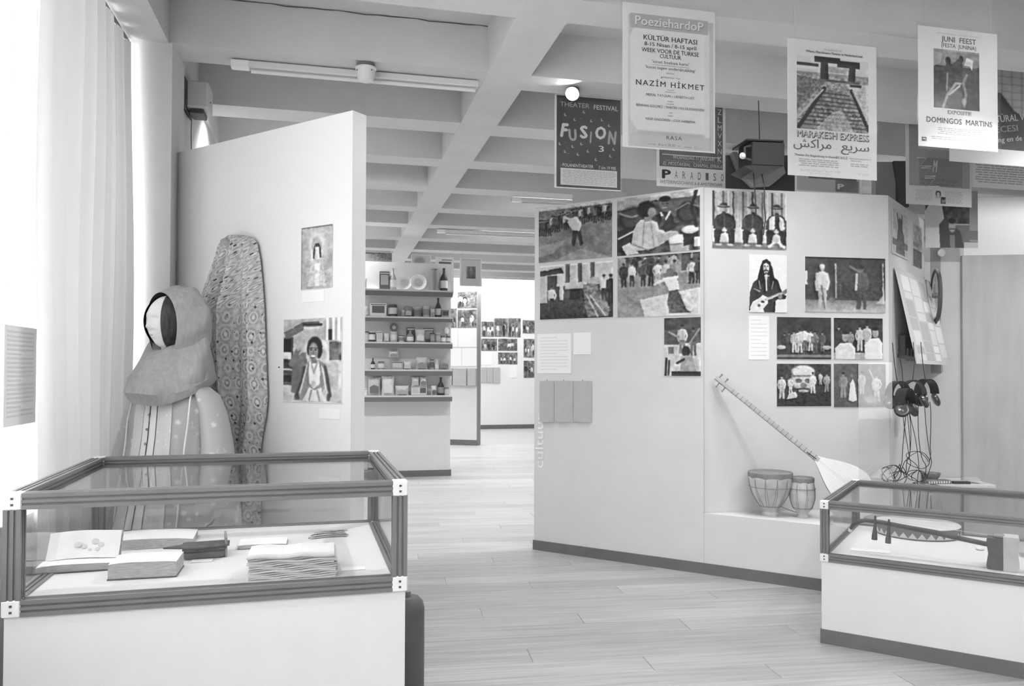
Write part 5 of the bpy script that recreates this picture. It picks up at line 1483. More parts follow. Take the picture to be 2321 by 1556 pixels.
# ================================================================== HANGING POSTERS
SLEEVE = glass('plastic_sleeve', .985, .015, .22, .01)
class Poster:
    def __init__(s, t, tl, br, label, paper=None, sleeve=.012, name='hanging_poster', ztop=None, cat='poster'):
        s.fr = Frame(VT(0, t), TH)
        u0, u1, z0, z1 = rect_on(s.fr, tl, br)
        s.w, s.h = u1 - u0, z1 - z0
        s.o = empty(name, s.fr.pt((u0 + u1) / 2, 0, z0), TH)
        MB().rbox(-s.w / 2, s.w / 2, -.002, 0, 0, s.h, .0004).build('paper', paper or WHITE_PAPER, s.o)
        if sleeve:
            MB().box(-s.w / 2 - sleeve, s.w / 2 + sleeve, -.009, -.008, -sleeve, s.h + sleeve).build('plastic_sleeve', SLEEVE, s.o)
        for q in (-.42, .42):
            wire(s.o, (q * s.w, -.001, s.h), (q * s.w, -.001, (ztop or SLAB_Z) - z0), .0008)
        tag(s.o, label, cat, 'posters hanging from the ceiling')
    def X(s, x): return (x / 100 - .5) * s.w
    def Z(s, y): return (1 - y / 100) * s.h
    def pic(s, p, x0, y0, x1, y1):
        p.finish(.12)
        link('picture', p.mesh(s.X(x1) - s.X(x0), s.Z(y0) - s.Z(y1), -.0026, x0=s.X(x0), z0=s.Z(y1)), s.o); return s
    def tx(s, st, x, y, h, w=None, m=None, bold=0.0, shear=0.0, align='CENTER', rot=None, sp=1.0, y0=-.0034):
        text(st, s.X(x), y0, s.Z(y), h / 100 * s.h, m or INK, s.o, width=w / 100 * s.w if w else None, bold=bold, shear=shear, align=align, rot=rot, space=sp); return s
    def bar(s, x0, y0, x1, y1, m, name='text_line', y=-.0034):
        MB().box(s.X(x0), s.X(x1), y, y + .0005, s.Z(y1), s.Z(y0)).build(name, m, s.o); return s
def fine(P, x0, x1, y, n, dy, m, seed=0, h=.55):
    """rows of print too small to read"""
    r = random.Random(seed)
    for k in range(n):
        x = x0 + r.uniform(0, 5) if k % 3 == 2 else x0
        while x < x1 - 2:
            w = min(r.uniform(3, 9), x1 - x)
            P.bar(x, y + dy * k, x + w, y + dy * k + h, m); x += w + 1.2

FT1, FT2 = 3.64, 5.32
# 1 white poetry poster
P = Poster(FT1, (1411, 4), (1620.5, 348), 'tall white poetry poster for the Turkish culture week, largest in the row', sleeve=.016)
p = Pic(.62, 120, 206).rect(0, 0, 100, 4, 250).poly([(10, 14), (88, 8), (95, 14), (95, 88), (14, 88), (6, 80), (6, 20)], 242).ell(50, 45, 60, 50, 246, .8, .6).rect(0, 88, 100, 100, 214).rect(0, 0, 4, 100, 246)
p.poly([(90, 8), (96, 13), (96, 90), (90, 90)], 236).poly([(6, 80), (14, 88), (14, 90), (6, 90)], 225)
P.pic(p, 2, 4, 98, 99)
P.bar(8, 7, 92, 17, mat('poster_grey', 196, .6), 'title_band', -.0031)
P.tx('PoeziehardoP', 50.6, 15.2, 6.2, 74, mat('title_shadow', 150, .6), bold=.02).tx('PoeziehardoP', 50, 14.7, 6.2, 74, INK_WHITE, bold=.02, y0=-.0042)
P.tx('KÜLTÜR HAFTASI', 51, 24.6, 3.4, 58, bold=.018).tx('8-15 Nisan / 8-15 april', 51, 28.6, 2.6, 56, bold=.01).tx('WEEK VOOR DE TURKSE', 51, 33, 2.9, 62, bold=.014).tx('CULTUUR', 51, 36.4, 2.8, 23, bold=.014)
P.tx("'sanat baskıya karsı'", 51, 40.2, 2.0, 40, INK_MID, bold=.01).bar(31, 41.4, 71, 41.6, INK_MID, 'rule').tx("'kunst tegen onderdrukking'", 51, 44.3, 2.0, 54, INK_MID, bold=.01)
P.tx('siirler', 51, 47.2, 1.3, 9, INK_MID).tx('gedichten van', 51, 50.2, 1.3, 21, INK_MID)
P.tx('NAZİM HİKMET', 51, 56.4, 3.7, 74, bold=.016, sp=1.25)
P.tx('okuyanlar', 51, 58.6, .9, 8, INK_MID).tx('voorgelezen door', 51, 60, .9, 12, INK_MID).tx('MERAL TAYGUN :: LIESBETH LIST', 51, 63.4, 1.7, 52, INK_MID, bold=.012)
P.tx('müzik', 51, 66.6, 1.0, 6, INK_MID).tx('muziek', 51, 68.4, 1.0, 8, INK_MID).tx('BEHNAN GÖCMEZ :: MARTIN VAN DUYNHOVEN', 51, 71.2, 1.7, 73, INK_MID, bold=.012)
P.tx('reji', 51, 74.4, 1.0, 4, INK_MID).tx('regie', 51, 76.6, 1.0, 6, INK_MID).tx('VASIF ÖNGÖREN :: COX HABBEMA', 51, 80.2, 1.7, 54, INK_MID, bold=.012)
P.tx('RASA', 55, 92.8, 2.7, 17, INK_MID, bold=.016, sp=1.2)
P.tx('zaterdag', 31, 97.2, 1.0, 8, INK_MID).tx('8', 39, 97.4, 1.6, 1.6, INK_MID).tx('april', 43.5, 97.2, 1.0, 6, INK_MID).tx('20.30', 52, 97.6, 1.8, 8, INK_MID).tx('uur', 60, 97.2, 1.0, 4, INK_MID).tx('entree', 70, 97.6, 1.0, 8, INK_MID).tx('11,-', 79, 97.8, 1.4, 4, INK_MID)

# 2 dark festival poster
P = Poster(FT2, (1257, 213), (1407, 434), 'dark theatre festival poster with pale dots and white edge', sleeve=.01)
DK = mat('poster_dark', 82, .5, 5, 6)
P.bar(3, 1, 99.5, 99, DK, 'dark_field', -.0026)
PALE = mat('poster_pale', 226, .6); PALE2 = mat('poster_pale2', 184, .6)
P.tx('THEATER', 30, 12.6, 5, 44, PALE2, bold=.012).tx('FESTIVAL', 77, 13.2, 5, 37, PALE, bold=.012)
for ch, x, y, h, w, m_, sh in (('F', 14.5, 45, 14, 13, PALE, .2), ('U', 26.5, 48.5, 12, 13, PALE2, -.1), ('S', 43.5, 45, 13, 12, PALE, .0), ('I', 54, 49.6, 12, 3.4, PALE2, .15), ('O', 69, 44.6, 13, 17, PALE, .1), ('N', 86.5, 49.4, 14, 14, PALE2, .15)):
    P.tx(ch, x, y, h, w, m_, bold=.075, shear=sh)
P.tx('3', 70, 58.6, 6.4, 8, PALE, bold=.02)
rnd = random.Random(2)
for x, y in ((44, 17), (16, 21.5), (30, 26), (55, 26), (71, 24), (82, 29.5), (8, 53), (40, 51.5), (27, 55), (89, 55), (16, 61), (50, 59), (35, 63), (84, 62.5), (62, 67.5)):
    MB().lathe([(.011, 0), (.011, .0004)], seg=10).xform(Matrix.Translation((P.X(x), -.0036, P.Z(y))) @ Matrix.Rotation(PI / 2, 4, 'X')).build('printed_dot', PALE2, P.o)
    MB().lathe([(.008, 0), (.008, .0004)], seg=10).xform(Matrix.Translation((P.X(x) + .005, -.0041, P.Z(y) + .003)) @ Matrix.Rotation(PI / 2, 4, 'X')).build('dot_shade', DK, P.o)
P.tx('POLANENTHEATER', 35, 77, 3.4, 46, PALE, bold=.012).tx('7 t/m 19 MEI', 79, 77.4, 3.4, 26, PALE, bold=.01)
P.bar(9, 78.5, 94, 96.5, mat('poster_box', 222, .6), 'programme_box', -.0031)
fine(P, 12, 92, 80.5, 9, 1.7, mat('grey_print', 186, .6), 1, .8)

# 3 concert poster half hidden behind the poetry poster
P = Poster(FT2 + .1, (1488, 205), (1644, 431), 'concert poster half hidden behind the white poetry poster', sleeve=.012)
P.bar(4, 2, 96, 79, mat('poster_mid', 104, .5, 8, 6), 'dark_field', -.0026)
for k in range(8): P.tx('AZLMVXNK'[k], 91.5, 12 + 8.4 * k, 6, 6, PALE, bold=.01)
P.bar(8, 66, 92, 66.8, PALE, 'rule')
P.tx('WOENSDAG 11 JANUARI', 54, 70.4, 3.8, 60, PALE, shear=.25).tx('zaal open 20.30 aanvang 21.00 entree f 12,50', 52, 73, 1.5, 80, PALE2).tx('EL MOSTAKBAL  CHAMAL EFRIKA', 52, 77.6, 3.8, 86, PALE, shear=.25)
P.tx('P', 14, 91.5, 9, 13, INK, bold=.06)
for k, ch in enumerate('ARADISO'): P.tx(ch, 28 + 11.2 * k, 91, 8, 4.2, INK_MID)
P.tx('WETERINGSCHANS 6-8 AMSTERDAM', 50, 97, 3.4, 90, INK_MID, shear=.2)

# 4 railway poster
P = Poster(FT1, (1784.5, 86), (1987, 410), 'white theatre poster with railway buffer and Arabic lettering', sleeve=.006)
p = Pic(.9, 120, 205).noise(16, 14).grad(0, 24, 236, 226).rect(0, 24, 100, 100, 170)
p.noise(40, 50, 0, 26, 100, 100).poly([(0, 30), (40, 34), (0, 76)], 130).noise(36, 60, 0, 28, 60, 76).poly([(72, 40), (100, 34), (100, 100)], 214).noise(30, 60, 70, 36, 100, 100)
p.rect(0, 12, 30, 16, 90).rect(40, 14, 72, 22, 190).noise(26, 30, 30, 12, 76, 24)
p.poly([(34, 46), (76, 46), (100, 100), (4, 100)], 150).noise(50, 46, 20, 46, 90, 100)
for k in range(9):
    y = 50 + k * 5.4; wv_ = 20 + k * 4.6
    p.line([(55 - wv_, y), (55 + wv_ * .9, y + 1.5)], 1.8, 84, .8)
p.poly([(46, 78), (62, 70), (80, 100), (24, 100)], 214, .6).noise(36, 60, 20, 70, 90, 100)
p.line([(38, 44), (2, 98)], 4.6, 62).line([(36, 46), (0, 86)], 2, 205).line([(76, 44), (100, 96)], 4, 66).line([(78, 44), (99, 84)], 1.8, 214)
p.rect(24, 2, 60, 10, 60).rect(56, 5, 88, 14, 66).poly([(33, 9), (43, 9), (44, 34), (32, 34)], 68).poly([(73, 13), (82, 13), (81, 32), (71, 32)], 72).rect(30, 32, 88, 35, 110).rect(74, 36, 90, 39, 70)
P.pic(p, 10, 10, 90.5, 65.5)
P.tx('فرقة وليلي المسرحية تقدم', 50, 6, 1.4, 20, INK_MID).tx('Wham, Marokkaans Theater in Nederland met', 52, 9, 1.7, 64, INK, bold=.012)
P.tx('MARAKESH EXPRESS', 50.8, 71.8, 5, 81, INK, bold=.035).tx('MARAKESH EXPRESS', 50.2, 71.3, 5, 81, mat('letter_face', 214, .6), bold=.012, y0=-.0042)
def arab(st): return st
P.tx('\uFEB6\uFEDB\uFE8D\uFEAE\uFEE3', 27, 79, 6.2, 42, INK_MID, bold=.012)
P.tx('\uFECA\uFEF3\uFEAE\uFEB3', 75, 79, 6.0, 32, INK_MID, bold=.012)
P.tx('Theater De Regenboog in theater', 31, 85.6, 1.6, 48, INK_MID, bold=.012).tx('DE BALIE', 60, 85.8, 2.0, 13, INK_MID).tx('Kleine Gartmanplantsoen 10', 81, 85.4, 1.1, 24, INK_MID).tx('Amsterdam', 76, 87, 1.0, 12, INK_MID)
fine(P, 12, 56, 87.4, 4, 1.5, INK_PALE, 3, .7); fine(P, 70, 90, 88.6, 2, 1.5, INK_PALE, 4, .7)
P.tx('مسرح المدينة امستردام', 36, 96, 1.6, 44, INK_PALE).tx('عرض مسرحي', 36, 98, 1.2, 24, INK_PALE).tx('فرقة مسرحية', 84, 96.4, 1.4, 14, INK_PALE)

# 5 painting exhibition poster
P = Poster(FT1 - .02, (2080, 57), (2261.5, 345), 'white exhibition poster with a dark painting, near the top right', sleeve=.016)
p = Pic(.74, 90, 96).noise(16, 8).rect(0, 0, 100, 28, 150).noise(16, 8, 0, 0, 100, 30)
p.poly([(0, 30), (14, 24), (20, 8), (0, 4)], 176).poly([(20, 0), (50, 0), (48, 18), (24, 22)], 168).poly([(66, 24), (72, 10), (86, 14), (84, 32), (78, 24)], 226).poly([(24, 60), (22, 34), (30, 18), (40, 24), (46, 20), (54, 14), (62, 16), (64, 40), (60, 70)], 84).ell(31, 18, 6, 6, 70).ell(60, 14, 5, 6, 74).poly([(0, 36), (22, 36), (24, 70), (0, 80)], 78).poly([(66, 40), (100, 24), (100, 100), (60, 100)], 80)
p.line([(20, 98), (30, 76), (48, 56), (58, 56)], 4, 176).line([(28, 70), (30, 40)], 2.4, 150).line([(34, 76), (56, 60)], 3, 205).line([(66, 94), (70, 74), (64, 54), (72, 40)], 4, 140).ell(66, 86, 5, 6, 170, .5).noise(16, 20)
P.pic(p, 19, 17.8, 76.5, 67)
P.tx('STADSDEEL  ZUID  OOST', 50, 5.2, 1.0, 54, INK_PALE).tx('JUNI  FEEST', 50.5, 11.2, 4.4, 44, INK_MID, bold=.03).tx('(FESTA  JUNINA)', 50.5, 16, 3.3, 44, INK_MID, bold=.02)
P.tx('EXPOSITIE', 51, 71.6, 3.2, 30, INK_MID, bold=.02).tx('DOMINGOS  MARTINS', 51, 79.6, 4.5, 83, INK_MID, bold=.03)
fine(P, 24, 78, 83.4, 4, 1.5, INK_PALE, 7, .6); fine(P, 16, 82, 91, 2, 1.6, INK_PALE, 8, .6)
P.bar(3.6, 92.4, 9.6, 95.8, INK_MID, 'emblem').bar(5, 93.4, 8.4, 94.2, WHITE_PAPER, 'emblem_bar', -.004)

# 6 grey poster with zigzag letters, behind
P = Poster(FT2, (2052, 237), (2202, 471), 'grey poster with white zigzag letters behind the exhibition poster', paper=mat('poster_cream', 226, .6), sleeve=.008)
P.bar(5, 3, 97, 81, mat('poster_grey2', 172, .5, 8, 5), 'grey_field', -.0026)
P.bar(20, 52, 86, 80, mat('poster_grey3', 150, .5), 'inner_field', -.003)
P.tx('THEATER', 9, 10, 7, None, INK, bold=.03, align='LEFT')
for k in range(3):
    y = 53 + 10 * k; x = 16 + 6 * k
    pts = [(P.X(x), -.0045, P.Z(y)), (P.X(x + 15), -.0045, P.Z(y - .6)), (P.X(x + 5), -.0045, P.Z(y + 8)), (P.X(x + 22), -.0045, P.Z(y + 7.4))]
    MB().tube(pts, .004, 5).build('zigzag_letter', INK_WHITE, P.o)
P.tx('M', 44, 66, 12, 8, PALE, shear=.3, bold=.04).tx('MUZIEK EN THEATER', 50, 76, 3, 56, INK_MID).tx('in de Krakeling', 48, 79.6, 2.6, 50, INK_MID)
fine(P, 14, 40, 85, 8, 1.4, INK_PALE, 9, .6); fine(P, 58, 86, 85, 9, 1.4, INK_PALE, 10, .6)
q = Pic(.8, 30, 205).ell(50, 40, 44, 44, 70).ell(50, 52, 26, 34, 214).rect(34, 44, 44, 50, 70).rect(58, 44, 68, 50, 70)
P.pic(q, 44, 85, 53, 93)
q = Pic(.8, 30, 96).ell(50, 50, 30, 40, 150).ell(50, 24, 36, 20, 66)
P.pic(q, 52, 91, 60, 98)

# 7 dark poster cut by the right frame edge, and the pale one under it
P = Poster(FT2 - .5, (2150, 108), (2412, 385), 'dark poster with slanted white lettering at the right frame edge', sleeve=.01)
p = Pic(.95, 110, 196)
for k in range(12): p.line([(k * 9, 0), (k * 9, 60)], .5, 150); p.line([(0, 6 + k * 8), (100, 6 + k * 8)], .5, 150)
p.poly([(20, 100), (20, 40), (44, 40), (56, 58), (72, 68), (100, 72), (100, 100)], 98).poly([(0, 100), (0, 30), (40, 44), (30, 100)], 110).rect(66, 56, 100, 66, 120).noise(6, 10)
P.pic(p, 2, 2, 98, 86)
P.tx('KÜLTÜRAL VE', 48, 61, 6, 40, PALE, bold=.02, rot=.14).tx('GECESI', 46, 70.5, 5.6, 26, PALE2, bold=.02, rot=.14).tx('vering en de toekomst', 60, 77, 4.6, 56, PALE, bold=.012, rot=.14).tx('5', 70, 85, 5, 4, PALE)
P = Poster(FT2 + .02, (2197, 300), (2400, 437), 'pale poster in a shiny sleeve under the dark slanted-lettering poster', sleeve=.014)
fine(P, 6, 94, 40, 12, 4.4, INK_PALE, 12, 2.2)
P = Poster(FT2 + .05, (1801, 260), (1953, 447), 'grey poster in clear sleeve showing below the railway poster', sleeve=.012)
P.bar(3, 2, 97, 96, mat('poster_grey4', 196, .5, 6, 5), 'grey_field', -.0026)
P.bar(20, 70, 92, 80, mat('poster_dark2', 100, .5, 16, 10), 'dark_strip')
P.bar(60, 80, 95, 95, mat('poster_grad', 120, .5, 20, 6), 'logo_field', -.0031).tx('P', 68, 91.5, 6.6, 10, PALE, bold=.06)

# 8 far posters above the shelf wall
def fposter(t, tl, br, label, draw):
    P = Poster(t, tl, br, label, sleeve=0)
    draw(P); return P
FTF = 12.3
fposter(FTF, (1042, 585), (1092, 650), 'pale far poster with small square portrait, right of the shelf wall', lambda P: (P.bar(6, 2, 94, 98, mat('fp_grey', 214, .6), 'field', -.0026), P.pic(Pic(.76, 24, 110).noise(26, 6).ell(50, 40, 26, 28, 150), 29, 29, 72, 73), P.bar(8, 5, 92, 7, INK_PALE)))
fposter(FTF, (987, 582), (1028, 670), 'far poster with dark picture partly behind the bottles', lambda P: (P.bar(18, 14, 86, 90, mat('fp_mid', 168, .6), 'field', -.0026), P.bar(20, 13, 86, 19, INK_MID), P.bar(34, 7, 92, 9, INK_MID)))
fposter(FTF, (932, 577), (977, 625), 'far poster with a sketched tree shape above the shelf wall', lambda P: (P.pic(Pic(.9, 30, 214).ell(40, 30, 28, 20, 170, .6).rect(30, 50, 36, 90, 80), 4, 4, 96, 96),))
fposter(11.9, (818, 571), (889, 606), 'far poster with grainy dark top edge beside the white panel', lambda P: (P.pic(Pic(2.0, 24, 236).rect(0, 0, 100, 12, 130).ell(100, 20, 60, 60, 130, .9).noise(50, 20, 30, 0, 100, 70), 2, 2, 98, 80),))

# ================================================================== HANGING LAMPS
def lamp_spot(name, px, py, Y, target, power, label, size=.07, angle=70, on=True):
    c = at(px, py, Y)
    o = empty(name, c)
    d = (Vector(target) - c).normalized()
    rotm = d.to_track_quat('-Z', 'Y').to_matrix().to_4x4()
    MB().lathe([(size * .55, size * 1.5), (size * .8, size * 1.2), (size, 0), (size * .94, 0), (size * .7, size * 1.1), (.004, size * 1.2)], seg=24).xform(rotm).build('housing', mat('lamp_housing', 120, .4, metal=.3), o, smooth=True)
    MB().lathe([(.003, size * .16), (size * .8, size * .16), (size * .8, size * .3), (.003, size * .3)], seg=24).xform(rotm).build('bulb', emit('lamp_on', 60) if on else mat('lens', 200, .2), o)
    back = rotm @ Vector((0, 0, size * 1.4))
    MB().tube([back, back + Vector((0, .0, .05)), (back.x, back.y, BEAM_Z - c.z)], .008, 6).build('stem', mat('lamp_stem', 140, .4), o)
    tag(o, label, 'spotlight')
    if on:
        l = spot('spot_light', c + d * (size * .05 + .01), target, power, angle, .7, .05); l.parent = o
        l.matrix_parent_inverse = o.matrix_world.inverted() if False else Matrix.Translation(-c)
    return o

lamp_spot('spotlight', 1297, 213, 5.33, (-.7, 2.6, .9), 150, 'lit spotlight shining toward the camera over the dark festival poster', .05, 75)
lamp_spot('spotlight', 2560, 40, 3.6, (1.9, 5.6, .9), 34, 'spotlight outside the right frame edge aimed at the niche', .07, 60)
lamp_spot('spotlight', 770, 345, 7.0, (-1.6, 7.6, 3.5), 26, 'spotlight behind the white panel aimed up at the ceiling beam', .06, 110)

lamp_spot('spotlight', 2643, 360, 7.2, (5.0, 8.7, 2.2), 45, 'added fill spotlight outside the right frame edge washing the bright rear wall', .06, 110)  # fill lamp added to brighten the rear wall
lamp_spot('spotlight', 3300, -250, 3.2, (4.0, 6.9, 1.2), 150, 'added fill spotlight outside the right frame edge aimed at the headphones and grey wall', .06, 48)  # unseen lamp added to lift the headphones and grey wall

lamp_spot('spotlight', 700, -1500, 1.6, (-1.4, 4.45, 1.7), 300, 'added fill spotlight above the frame washing the white panel and mannequin', .06, 56)  # added out of view to brighten the white panel from the front

# added fill lights shaped as battens, out of sight between the beams
for k, t in enumerate(T_BEAMS):
    if k % 2 or t > 15: continue
    for v in (-.1, 2.7, 5.6):
        if (v > 5 and t > 9) or (v < 0 and 3.5 < t < 4.5): continue
        o = empty('fill_light', (v, t + .40, BEAM_Z + .11 - SLAB_Z)); o.parent = ceiling
        MB().rbox(-.75, .75, -.05, .05, .02, .06, .006).build('housing', mat('batten_white', 226, .5), o)
        MB().tube([(-.73, 0, .012), (.73, 0, .012)], .008, 8).build('tube', emit('fill_tube_glow', 2.0), o)
        MB().tube([(0, 0, .06), (0, 0, SLAB_Z - BEAM_Z - .11)], .006, 6).build('stem', mat('lamp_stem', 140, .4), o)
        l = area('bay_fill', (0, 0, 0), (0, 0, -1), 1.4, .1, BAY_W * (1.6 if t > 6 and v < 3 else .55 if v < 0 and 1 < t < 3 else 1)); l.parent = o; l.location = (0, 0, -.005); l.rotation_euler = (0, 0, 0); l.data.spread = math.radians(125)

# black box fixture on a wire, with cables
c = at(1722, 357, 5.6)
o = empty('boxed_stage_light', c, .12)
MB().rbox(-.11, .13, -.12, .12, -.09, .08, .006).build('box', BLACK, o)
MB().rbox(-.155, .12, -.13, .13, .08, .092, .003).build('hood', BLACK, o)
MB().prism([(-.17, -.10), (-.11, -.09), (.12, -.09), (.02, -.13), (-.1, -.13)], 'y', -.12, .12).build('shutter', BLACK, o)
MB().tube([(-.11, -.1, .05), (-.155, -.1, .04), (-.155, -.1, -.04), (-.11, -.1, -.05)], .008, 6).build('bracket', DARK, o)
MB().lathe([(.02, -.01), (.024, 0), (.012, .012)], seg=14).xform(Matrix.Translation((-.175, -.11, -.025)) @ Matrix.Rotation(PI / 2, 4, 'X')).build('knob', mat('knob_white', 222, .4), o, smooth=True)
MB().tube([(0, 0, .09), (-.01, 0, .5), (-.012, 0, SLAB_Z - c.z - .3)], .004, 5).build('suspension', DARK, o)
MB().tube([(-.07, -.05, -.12), (-.066, -.07, -.3), (-.06, -.08, -.5), (-.045, -.08, -.6), (-.01, -.08, -.57), (.01, -.07, -.45), (.005, -.06, -.35), (.012, -.05, -.22), (.0, -.03, -.12)], .004, 6).build('cable', BLACK, o, smooth=True)
tag(o, 'black box-shaped stage light hanging on a wire between the posters', 'stage light')

# ================================================================== SHELVES WITH GROCERIES
SH_Y = [(657, 672), (718, 730), (776, 790), (838, 852), (897, 911)]
SNAMES = ['topmost', 'second', 'middle', 'fourth', 'lowest']
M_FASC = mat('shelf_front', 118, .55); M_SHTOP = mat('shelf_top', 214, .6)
SD_ = .17
shelf_z = []
FSF = Frame(FS.o - FS.y * SD_, TH)
for i, (ya, yb) in enumerate(SH_Y):
    zt_ = FSF.px(930, ya)[1]; zb_ = FSF.px(930, yb)[1]
    u0 = FSF.px(816 - i * 1.2 if i != 3 else 824, ya)[0]
    o = empty('wall_shelf', FS.pt(u0, 0, zb_), TH)
    L = SW - u0
    MB().box(0, L, -SD_ + .012, 0, 0, zt_ - zb_ - .002).build('board', M_PANEL, o)
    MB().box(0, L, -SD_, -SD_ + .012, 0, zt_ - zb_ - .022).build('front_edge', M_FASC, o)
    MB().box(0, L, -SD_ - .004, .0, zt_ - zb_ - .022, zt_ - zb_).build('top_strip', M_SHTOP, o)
    tag(o, SNAMES[i] + ' of the five grocery shelves on the passage wall', 'shelf', 'grocery shelves on the passage wall')
    shelf_z.append(zt_)
K = 10.4 / F_PX
TONE = lambda v: mat('tone_%d' % v, v, .5)
GRP = 'groceries on the passage shelves'
def item(row, px, kind, w, h, a, b_, label, lift=0, yo=0.0):
    """px: centre in the photo, w/h: size in photo pixels, a: body tone, b_: label tone"""
    fr = Frame(FS.o - FS.y * .09, TH)
    u = fr.px(px, SH_Y[row][0])[0]
    o = empty(kind, fr.pt(u, yo, shelf_z[row] + lift), TH)
    W, H = w * K, h * K; r = W / 2
    A, B = TONE(a), TONE(b_)
    if kind == 'bottle':
        MB().lathe([(r * .9, 0), (r, .01), (r, H * .52), (r * .8, H * .62), (r * .34, H * .76), (r * .3, H * .96)], seg=16).build('glass_body', A, o, smooth=True)
        MB().lathe([(r * 1.03, H * .12), (r * 1.03, H * .45)], seg=16).build('label', B, o, smooth=True)
        MB().lathe([(r * .36, H * .94), (r * .36, H), (r * .2, H)], seg=12).build('cap', TONE(max(40, a - 10)), o)
    elif kind in ('can', 'jar'):
        MB().lathe([(r * .96, 0), (r, .006), (r, H * .86), (r * (.96 if kind == 'can' else .8), H * .88), (r * (.96 if kind == 'can' else .8), H * .9)], seg=18).build('body', A, o, smooth=True)
        MB().lathe([(r * 1.02, H * .2), (r * 1.02, H * .72)], seg=18).build('label', B, o, smooth=True)
        MB().lathe([(r * .9, H * .89), (r * .92, H * .9), (r * .92, H), (r * .8, H)], seg=18).build('lid', TONE(210 if kind == 'can' else 96), o)
    elif kind in ('carton', 'tin_box'):
        MB().rbox(-r, r, -.035, .035, 0, H, .004).build('box', A, o)
        MB().box(-r * .75, r * .75, -.0365, -.035, H * .25, H * .8).build('label', B, o)
        MB().box(-r * .9, r * .9, -.036, -.035, H * .86, H * .92).build('stripe', TONE(90 if a > 150 else 220), o)
    elif kind == 'packet':
        rows = []
        for k in range(9):
            q = k / 8; th = .008 + .04 * math.sin(PI * min(1, q * .95 + .02)) ** .6; wk = r * (1 - .1 * math.sin(PI * q))
            rows.append([(-wk + 2 * wk * j / 10, -th * math.sin(PI * j / 10) ** .6 - .001, H * q + .004 * math.sin(j * 1.9 + k)) for j in range(11)] + [(wk - 2 * wk * j / 10, th * math.sin(PI * j / 10) ** .6 + .001, H * q) for j in range(11)])
        MB().loft(rows).build('bag', A, o, smooth=True)
        MB().prism([(-r * .7, H * .15), (r * .65, H * .12), (r * .7, H * .5), (-r * .1, H * .62), (-r * .72, H * .48)], 'y', -.052, -.044).build('printed_field', B, o)
        MB().box(-r, r, -.006, .006, H * .97, H * 1.03).build('seal', TONE(230), o)
    elif kind == 'plate':
        MB().lathe([(r * .5, 0), (r * .55, .006), (r, .03), (r * .98, .036), (r * .55, .014), (.003, .01)], seg=28).xform(Matrix.Translation((0, .03, r)) @ Matrix.Rotation(PI / 2 - .15, 4, 'X')).build('dish', A, o, smooth=True)
        MB().lathe([(r * .3, .017), (r * .45, .0185)], seg=24).xform(Matrix.Translation((0, .03, r)) @ Matrix.Rotation(PI / 2 - .15, 4, 'X')).build('decor_ring', B, o, smooth=True)
    elif kind == 'wine_flask':
        MB().lathe([(r, 0), (r, H * .1), (r * .98, H * .55), (r * .8, H * .85), (r * .62, H), (r * .4, H)], seg=20).build('body', A, o, smooth=True)
        MB().lathe([(r * .66, H * .97), (r * .66, H * 1.03), (r * .3, H * 1.04)], seg=18).build('lid', B, o)
    tag(o, label + ' on the %s grocery shelf' % SNAMES[row], kind.replace('_', ' '), GRP)
    return o
I = item
# row 0 (y 657): heights read from the photo
I(0, 824, 'packet', 16, 26, 200, 150, 'pale packet at the left end'); I(0, 871, 'tin_box', 23, 42, 96, 190, 'dark framed box standing'); I(0, 890, 'bottle', 16, 50, 178, 236, 'pale bottle with white label beside the dark box')
I(0, 917, 'plate', 34, 34, 232, 208, 'left one of two pale patterned plates'); I(0, 949, 'plate', 38, 38, 236, 205, 'right one of two pale patterned plates'); I(0, 985, 'wine_flask', 24, 50, 142, 120, 'grey tapering flask'); I(0, 1006, 'bottle', 18, 54, 62, 214, 'dark wine bottle with oval label at the right end')
# row 1 (y 718)
I(1, 829, 'packet', 14, 22, 238, 220, 'small white packet at the left end'); I(1, 857, 'carton', 38, 30, 240, 110, 'wide white carton'); I(1, 890, 'jar', 21, 28, 90, 214, 'dark jar with pale label'); I(1, 914, 'packet', 10, 16, 205, 150, 'tiny packet')
I(1, 925, 'packet', 20, 24, 150, 190, 'crumpled grey packet'); I(1, 946, 'can', 19, 22, 160, 130, 'grey can'); I(1, 966, 'can', 17, 26, 196, 150, 'tall pale can'); I(1, 980, 'packet', 13, 20, 220, 170, 'pale packet right of the tall can'); I(1, 993, 'bottle', 13, 46, 66, 205, 'dark long-necked bottle'); I(1, 1009, 'carton', 18, 18, 160, 90, 'small carton with dark emblem at the right end')
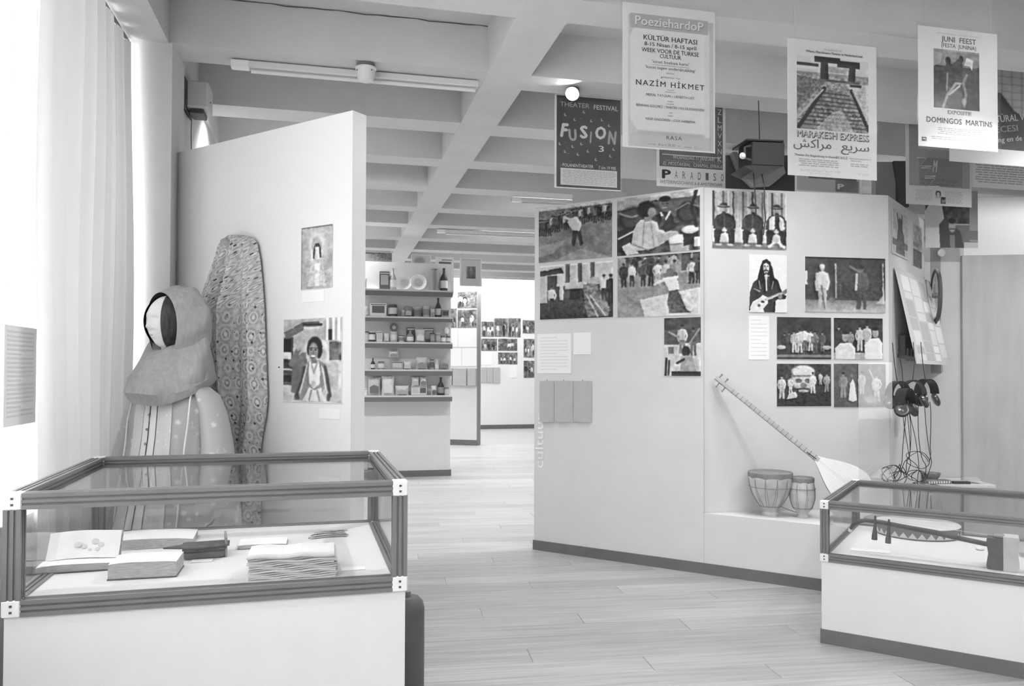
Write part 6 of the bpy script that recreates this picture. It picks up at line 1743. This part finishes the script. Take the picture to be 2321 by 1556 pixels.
# row 2 (y 776)
I(2, 829, 'jar', 15, 24, 196, 216, 'pale jar at the left end'); I(2, 843, 'can', 15, 24, 84, 236, 'dark can with white disc label'); I(2, 860, 'carton', 14, 24, 226, 205, 'slim white carton'); I(2, 876, 'packet', 13, 20, 236, 214, 'small white packet'); I(2, 892, 'can', 17, 24, 200, 226, 'can under the round tin'); I(2, 893, 'plate', 20, 20, 120, 190, 'round decorated tin standing on a can', 24 * K)
I(2, 910, 'jar', 14, 16, 220, 150, 'low white jar'); I(2, 929, 'bottle', 16, 28, 150, 230, 'squat bottle before a dark carton', 0, -.04); I(2, 931, 'carton', 18, 35, 92, 84, 'dark upright carton behind the squat bottle', 0, .05); I(2, 952, 'packet', 24, 30, 214, 236, 'bulky pale bag'); I(2, 972, 'carton', 24, 34, 104, 160, 'dark carton with grey top', 0, .05); I(2, 980, 'jar', 12, 22, 140, 160, 'grey ribbed jar', 0, -.03); I(2, 992, 'can', 12, 22, 150, 176, 'grey can in front of the dark carton', 0, -.03); I(2, 1004, 'jar', 13, 16, 150, 230, 'small jar with white label'); I(2, 1016, 'jar', 10, 16, 110, 214, 'narrow jar at the right end')
# row 3 (y 838)
I(3, 845, 'bottle', 10, 26, 70, 226, 'small dark bottle with white label'); I(3, 864, 'jar', 15, 18, 170, 226, 'short jar with dark rim'); I(3, 900, 'tin_box', 27, 18, 170, 205, 'tin with pale rectangular label'); I(3, 923, 'packet', 20, 18, 222, 200, 'small white bag'); I(3, 956, 'packet', 28, 28, 200, 150, 'clear bag of dark beans'); I(3, 979, 'jar', 11, 24, 170, 110, 'jar with dark contents'); I(3, 990, 'bottle', 10, 24, 214, 230, 'pale slim bottle'); I(3, 1007, 'packet', 24, 24, 160, 130, 'grey bag at the right end')
# row 4 (y 897)
I(4, 825, 'carton', 12, 16, 240, 226, 'white carton at the left end'); I(4, 848, 'packet', 29, 40, 205, 120, 'clear bag with dark contents'); I(4, 879, 'packet', 30, 44, 232, 222, 'large white bag'); I(4, 911, 'packet', 32, 22, 214, 176, 'low crumpled bag'); I(4, 941, 'carton', 19, 22, 222, 205, 'left lower carton of four'); I(4, 958, 'carton', 18, 22, 210, 100, 'right lower carton of four'); I(4, 941, 'packet', 18, 20, 226, 190, 'left upper packet of four', 22 * K); I(4, 959, 'packet', 17, 20, 220, 130, 'right upper packet of four', 22 * K)
I(4, 983, 'packet', 13, 22, 226, 110, 'small packet with dark print'); I(4, 999, 'bottle', 15, 42, 60, 150, 'dark beer bottle'); I(4, 1012, 'jar', 12, 18, 170, 190, 'grey jar at the right end')
# packet pinned to the wall above the fourth shelf and lamp clip at the right edge
I(3, 892, 'packet', 24, 15, 206, 150, 'bag pinned to the wall above the tins', 28 * K)
o = empty('clip_lamp', FS.pt(SW - .07, -.06, shelf_z[1] - .22), TH)
MB().lathe([(.03, 0), (.035, .05), (.02, .09), (.004, .1)], seg=16).build('shade', mat('clip_white', 228, .4), o, smooth=True)
MB().tube([(0, 0, 0), (.02, .0, -.06), (.05, 0, -.16)], .005, 6).build('cord', DARK, o)
tag(o, 'small white clip lamp under the right end of the second grocery shelf', 'lamp')
